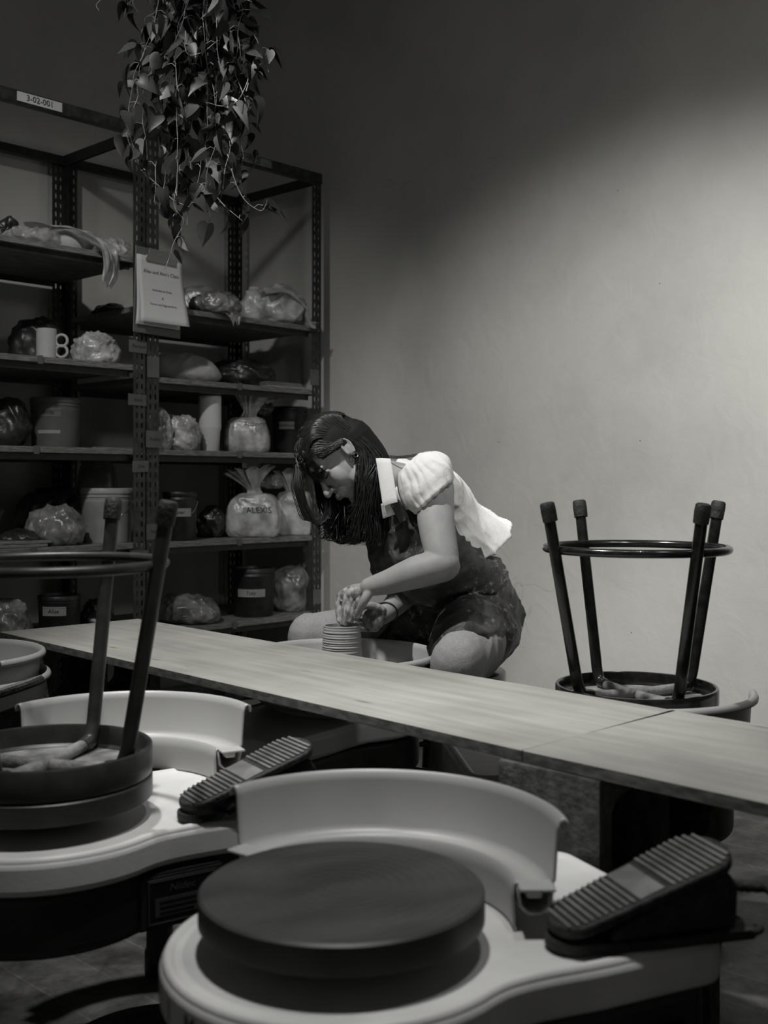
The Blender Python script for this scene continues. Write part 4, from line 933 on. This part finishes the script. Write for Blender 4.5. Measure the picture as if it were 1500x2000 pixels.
# bracelet
ax = (ELR-WRR).normalized(); a1 = ax.orthogonal().normalized(); a2 = ax.cross(a1); cc = WRR + ax*.004
bm = bmesh.new(); tube(bm, [cc + a1*.029*math.cos(t) + a2*.029*math.sin(t) for t in [2*PI*i/28 for i in range(28)]], .0022, 8, closed=True); world_child(link_mesh('bracelet', bm, M['blackp'], None, 60), pot)
# jeans
bm = bmesh.new()
ell(bm, P(922,1232,3.345), sT*.150, fT*.115, VU*.11)
limb(bm, [HL, P(930,1256,3.06), KL], [.098,.084,.069]); limb(bm, [KL+VU*.002, P(884,1400,2.94), AL+VU*.03], [.069,.060,.056])
limb(bm, [HR, P(745,1230,3.41), KR], [.100,.082,.070]); limb(bm, [KR+VU*.002, P(610,1390,3.40), AR+VU*.03], [.070,.062,.058])
fj0 = fold(15, lv(.35,.2,.9), 3, .008); fj = lambda co: fj0(co)*(.25+min(1.6, 2.2*max(0, 1-(co-P(945,1312,2.98)).length/.13))); world_child(fuse('jeans', bm, denim, None, .0055, 5, fj), pot)
for A, nm in ((AL, 'shoe'), (AR, 'shoe')):
    bm = bmesh.new(); limb(bm, [A+Vector((0,0,-.03))-fT*.02, A+Vector((0,0,-.055))+fT*.07, A+Vector((0,0,-.065))+fT*.15], [.05,.042,.032]); world_child(fuse('shoe', bm, M['blackp'], None, .006, 4, cut=lambda co: co.z < .001), pot)
# blouse
bm = bmesh.new()
bl_ = [sec(765,934,3.17,.075,.058,.9), sec(798,950,3.17,.170,.082,.85), sec(824,990,3.20,.160,.112,.75), sec(848,1025,3.23,.152,.115,.70), sec(880,1050,3.27,.158,.120,.62), sec(902,1062,3.295,.166,.132,.58)]
loft(bm, bl_, e=.85)
SA1, SB1 = lv(.70,-.12,.66), lv(.15,.95,.0)
loft(bm, [(P(800,908,3.08), SA1*.042, SB1*.05), (P(813,915,3.06), SA1*.070, SB1*.066), (P(826,930,3.045), SA1*.086, SB1*.070), (P(836,946,3.03), SA1*.086, SB1*.070), (P(843,960,3.02), SA1*.076, SB1*.064), (P(848,970,3.01), SA1*.067, SB1*.058)], e=1.0)
ell(bm, P(735,950,3.31), lv(.06,0,0), lv(0,.06,0), lv(0,0,.065))
arm_ax = (ELL_-SHL).normalized()
def cutb(co):                       # open the sleeve where the arm leaves it; trim the hem
    r = co-P(846, 968, 3.0); inarm = (co-P(850,990,3.0)).length < .095
    return False
fb0 = fold(20, lv(.5,0,-.85), 8, .006, .5); fb2a = fold(11, lv(.7,.2,-.7), 5, .013); fb2b = fold(30, lv(.7,.2,-.7), 9, .004); fb2 = lambda co: fb2a(co)+fb2b(co)
SX = (P(848,970,3.01)-P(813,915,3.06)).normalized()
def fb1(co):
    q = co-P(813,915,3.06); t = q.dot(SX); q -= SX*t; ph = math.atan2(q.dot(SA1), q.dot(SB1)); w = max(0, min(1, t/.09))
    return fb0(co) + .0042*w*(abs(math.sin(ph*7.5+noise.noise(co*12)*3))*2-1)
sc = P(829,940,3.03)
def fb(co): w = max(0, min(1, 1.4-(co-sc).length/.075)); return fb1(co)*w + fb2(co)*(1-w)
world_child(fuse('blouse', bm, white_c, None, .0032, 3, fb), pot)
# dark inside of the sleeve opening and its hem are shaped by a cuff band
bm = bmesh.new(); cuff = spline([P(810,1000,2.975), P(815,981,2.955), P(832,960,2.945), P(855,945,2.955), P(884,940,2.99), P(893,962,3.05)], 6)
bm.free()
def slab(name, quad, th, m, bend=0.0, n=8):
    a, b, c, d = quad; bm = bmesh.new(); V = []; nn = (b-a).cross(d-a).normalized()
    if nn.dot(VD) > 0: nn = -nn
    for j in range(n+1):
        V.append([bm.verts.new(a.lerp(b, i/n).lerp(d.lerp(c, i/n), j/n) + nn*bend*math.sin(PI*i/n)*(.6+.4*math.sin(PI*j/n))) for i in range(n+1)])
    for j in range(n):
        for i in range(n): bm.faces.new((V[j][i], V[j][i+1], V[j+1][i+1], V[j+1][i]))
    o = link_mesh(name, bm, m, None, 60); solidify(o, th); bevmod(o, .001, 1); return world_child(o, pot)
slab('collar', (P(734,895,3.06), P(763,896,3.045), P(777,981,3.0), P(748,990,3.01)), .003, white_c, .006)
slab('collar', (P(712,1018,3.13), P(722,1016,3.12), P(727,1044,3.11), P(716,1030,3.12)), .003, white_c, .002)
slab('placket', (P(744,984,3.035), P(775,976,3.02), P(773,1004,3.03), P(748,1013,3.045)), .003, white_c, .004)
# apron
bm = bmesh.new()
apr = [sec(768,1000,3.12,.085,.030,.75), sec(788,1022,3.135,.130,.070,.72), sec(806,1062,3.165,.155,.105,.6), sec(836,1104,3.20,.165,.130,.5), sec(880,1140,3.265,.160,.140,.35), sec(906,1180,3.31,.162,.135,.2), sec(912,1215,3.33,.160,.130,.1), sec(912,1240,3.335,.145,.11,.1)]
loft(bm, apr, e=.85)
limb(bm, [P(938,1218,3.25), P(918,1242,3.07), P(904,1262,2.985)], [.108,.098,.086]); limb(bm, [P(880,1212,3.40), P(800,1230,3.41), P(765,1238,3.41)], [.108,.092,.084])
limb(bm, [P(850,1200,3.27), P(812,1245,3.31), P(805,1300,3.32)], [.10,.075,.06])
fa1 = fold(9, lv(-.75,-.3,-.45), 12, .022, .5); fa2 = fold(20, lv(-.75,-.3,-.45), 4, .007)
world_child(fuse('apron', bm, aprm, None, .0055, 4, lambda co: fa1(co)*min(1, max(.15, (1.05-(co.z))/.25)) + fa2(co)), pot)
slab('apron_strap', (P(762,985,3.02), P(778,975,3.01), P(800,1012,3.02), P(782,1022,3.03)), .004, aprm, .003)
# apron hem over the near thigh
# hair
rh = random.Random(21); hb = bmesh.new()
SK = (.1035, .0865, .1035); SKC = H(-.014, 0, .030)
def sk(al, be, k=1.0):          # al: from the front over the crown to the nape; be: from the parting down the side
    d = (Fv*math.cos(al)*SK[0] + Uv*math.sin(al)*SK[2])*math.cos(be) + Sv*math.sin(be)*SK[1]; return SKC + d*k
def strand(pts, r=.0016, n=5, seg=5, w=.5):
    sp = spline(pts, n); off = Vector((rh.random()*9, rh.random()*9, 0))
    sp = [p + Vector((noise.noise(p*9+off), noise.noise(p*9+off*2), noise.noise(p*9+off*3)))*.004*w*(i/len(sp)) for i, p in enumerate(sp)]
    tube(hb, sp, [r*(.7+.3*math.sin(PI*min(1, .15+i/len(sp)))) * (1 if i < len(sp)*.75 else max(.15, (len(sp)-i)/(len(sp)*.25))) for i in range(len(sp))], seg, cap=False)
def J(px, py, d, j=4, dj=.012): return P(px+rh.gauss(0, j), py+rh.gauss(0, j), d+rh.gauss(0, dj))
mass = bmesh.new(); hairm2 = mat('hair_under', .010, .75, spec=.2)
def hairline(co):
    q = co-HC; f, s, u = q.dot(Fv), q.dot(Sv), q.dot(Uv); return f > -.004 and u < .006+.42*f and abs(s) < .09 and u > -.14
# cap of hair over the skull
ell(mass, SKC - Fv*.004 + Uv*.002, Fv*.0985, Sv*.0805, Uv*.0985)
limb(mass, [H(-.06,.02,.0), P(722,905,3.13), P(728,950,3.10), P(722,985,3.08)], [.062,.058,.045,.032])
limb(mass, [P(700,905,3.15), P(706,950,3.14), P(700,1000,3.12), P(690,1035,3.12)], [.05,.058,.060,.042])
limb(mass, [P(640,925,3.21), P(655,980,3.20), P(662,1020,3.18), P(668,1040,3.17)], [.03,.038,.046,.035])
world_child(fuse('hair_mass', mass, hairm2, None, .004, 4, None, None, hairline), pot)
for i in range(420):            # near side, combed back over the ear and falling straight
    t = rh.random(); al = math.radians(20+140*t); be0 = rh.uniform(-.15, .15)
    a1 = al + math.radians(18)*(1-t)
    ax_ = 690 + 50*t + rh.gauss(0, 3); ay = 868 + 22*t
    k = 1.02 + rh.uniform(-.01,.02)
    pts = [sk(al, be0, k), sk(al+.1*(1-t), .55, k), sk(a1+.28*(1-t), .95, k), P(ax_, ay, 3.075+rh.uniform(-.01,.02))]
    tx = 688 + 56*rh.random(); ty = rh.uniform(975, 1055)
    pts += [P(ax_*.6+tx*.4, (ay+ty)/2, 3.055+rh.uniform(-.01,.03)), P(tx, ty, 3.06+rh.uniform(-.01,.04)), P(tx-14, ty+12, 3.07)]
    strand(pts, .0017)
def HS(f, u, lift=.004):        # a point just off the side of the skull
    s1 = .074*math.sqrt(max(0, 1-((f+.012)/.092)**2-((u-.030)/.090)**2)); s2 = .062*math.sqrt(max(0, 1-((f-.030)/.058)**2-((u-.040)/.050)**2)); return H(f, max(s1, s2)+lift+rh.uniform(0,.004), u)
for i in range(360):            # crown over the temple towards the ear
    al = math.radians(rh.uniform(16, 98)); k = 1.0+rh.uniform(0,.03); e = rh.random()
    pts = [sk(al, rh.uniform(-.15,.15), k), sk(al-.02, .4, k), sk(al+.08, .78, k), HS(.056-.06*e, .046-.022*e+rh.uniform(-.008,.006)), HS(.016-.04*e, .034-.014*e+rh.uniform(-.006,.004)), HS(-.03-.02*e, .018)]
    strand(pts, .0014, w=.2)
for i in range(110):            # thin fringe over the forehead
    e = rh.random(); k = 1.03
    pts = [sk(math.radians(70), rh.uniform(-.2,.3), k), sk(math.radians(42), -.1+.6*e, k), sk(math.radians(24), -.1+.7*e, 1.02), H(.096-.022*e, -.01+.062*e, .020), H(.094-.02*e, .0+.06*e, rh.uniform(-.012,.008))]
    strand(pts, .0007, w=.4)
for i in range(120):            # far side falling behind the face
    t = rh.random(); al = math.radians(15+150*t)
    px = 596+86*t; pts = [sk(al, rh.uniform(-.1,.1), 1.03), sk(al, -.6, 1.03), sk(al, -1.1, 1.03), P(px+10, 925+10*t, 3.20), J(618+70*t, 985, 3.19), J(640+55*t, rh.uniform(1020,1058), 3.17)]
    strand(pts, .0016)
for i in range(90):             # curling ends
    x = rh.uniform(634, 742); pts = [J(x+6, 985, 3.12, 5, .03), J(x+2, 1020, 3.12, 5, .03), J(x-4, 1045, 3.12, 6, .03), J(x+rh.uniform(-22,24), 1056-abs(x-680)*.15, 3.12, 5, .02)]
    strand(pts, .0015, w=1.5)
for i in range(80):             # loose front lock making a U beside the face
    j = rh.gauss(0, 4.5); d = 3.07+rh.uniform(-.02,.02)
    pts = [sk(math.radians(78), -.1, 1.02), sk(math.radians(55), -.05, 1.04), sk(math.radians(38), 0, 1.06), P(581+j*.6, 918, d+.02), P(583+j, 950, d), P(592+j, 985, d), P(606+j, 1015, d), P(624, 1026+j, d+.01), P(638-j, 1010, d+.02), P(642-j, 980+rh.uniform(-15,15), d+.03)]
    strand(pts, .0013, w=.4)
for i in range(40):             # lock at the crown front
    pts = [sk(math.radians(85), rh.uniform(-.3,.4), 1.03), sk(math.radians(50), rh.uniform(-.3,.5), 1.05), sk(math.radians(25), rh.uniform(-.2,.4), 1.06), J(590, 905, 3.08, 4), J(598, 935, 3.08, 5)]
    strand(pts, .0013)
for i in range(26):             # wisp lying along the shoulder
    j = rh.gauss(0, 1.2); strand([P(712, 862+j, 3.14), P(738, 886+j, 3.14), P(775, 893+j, 3.12), P(815, 889+j, 3.12), P(845+rh.uniform(-8,14), 888+j*2, 3.12)], .0012, w=.3)
ho = link_mesh('hair', hb, hairm, None, 0); 
for p_ in ho.data.polygons: p_.use_smooth = True
world_child(ho, pot)
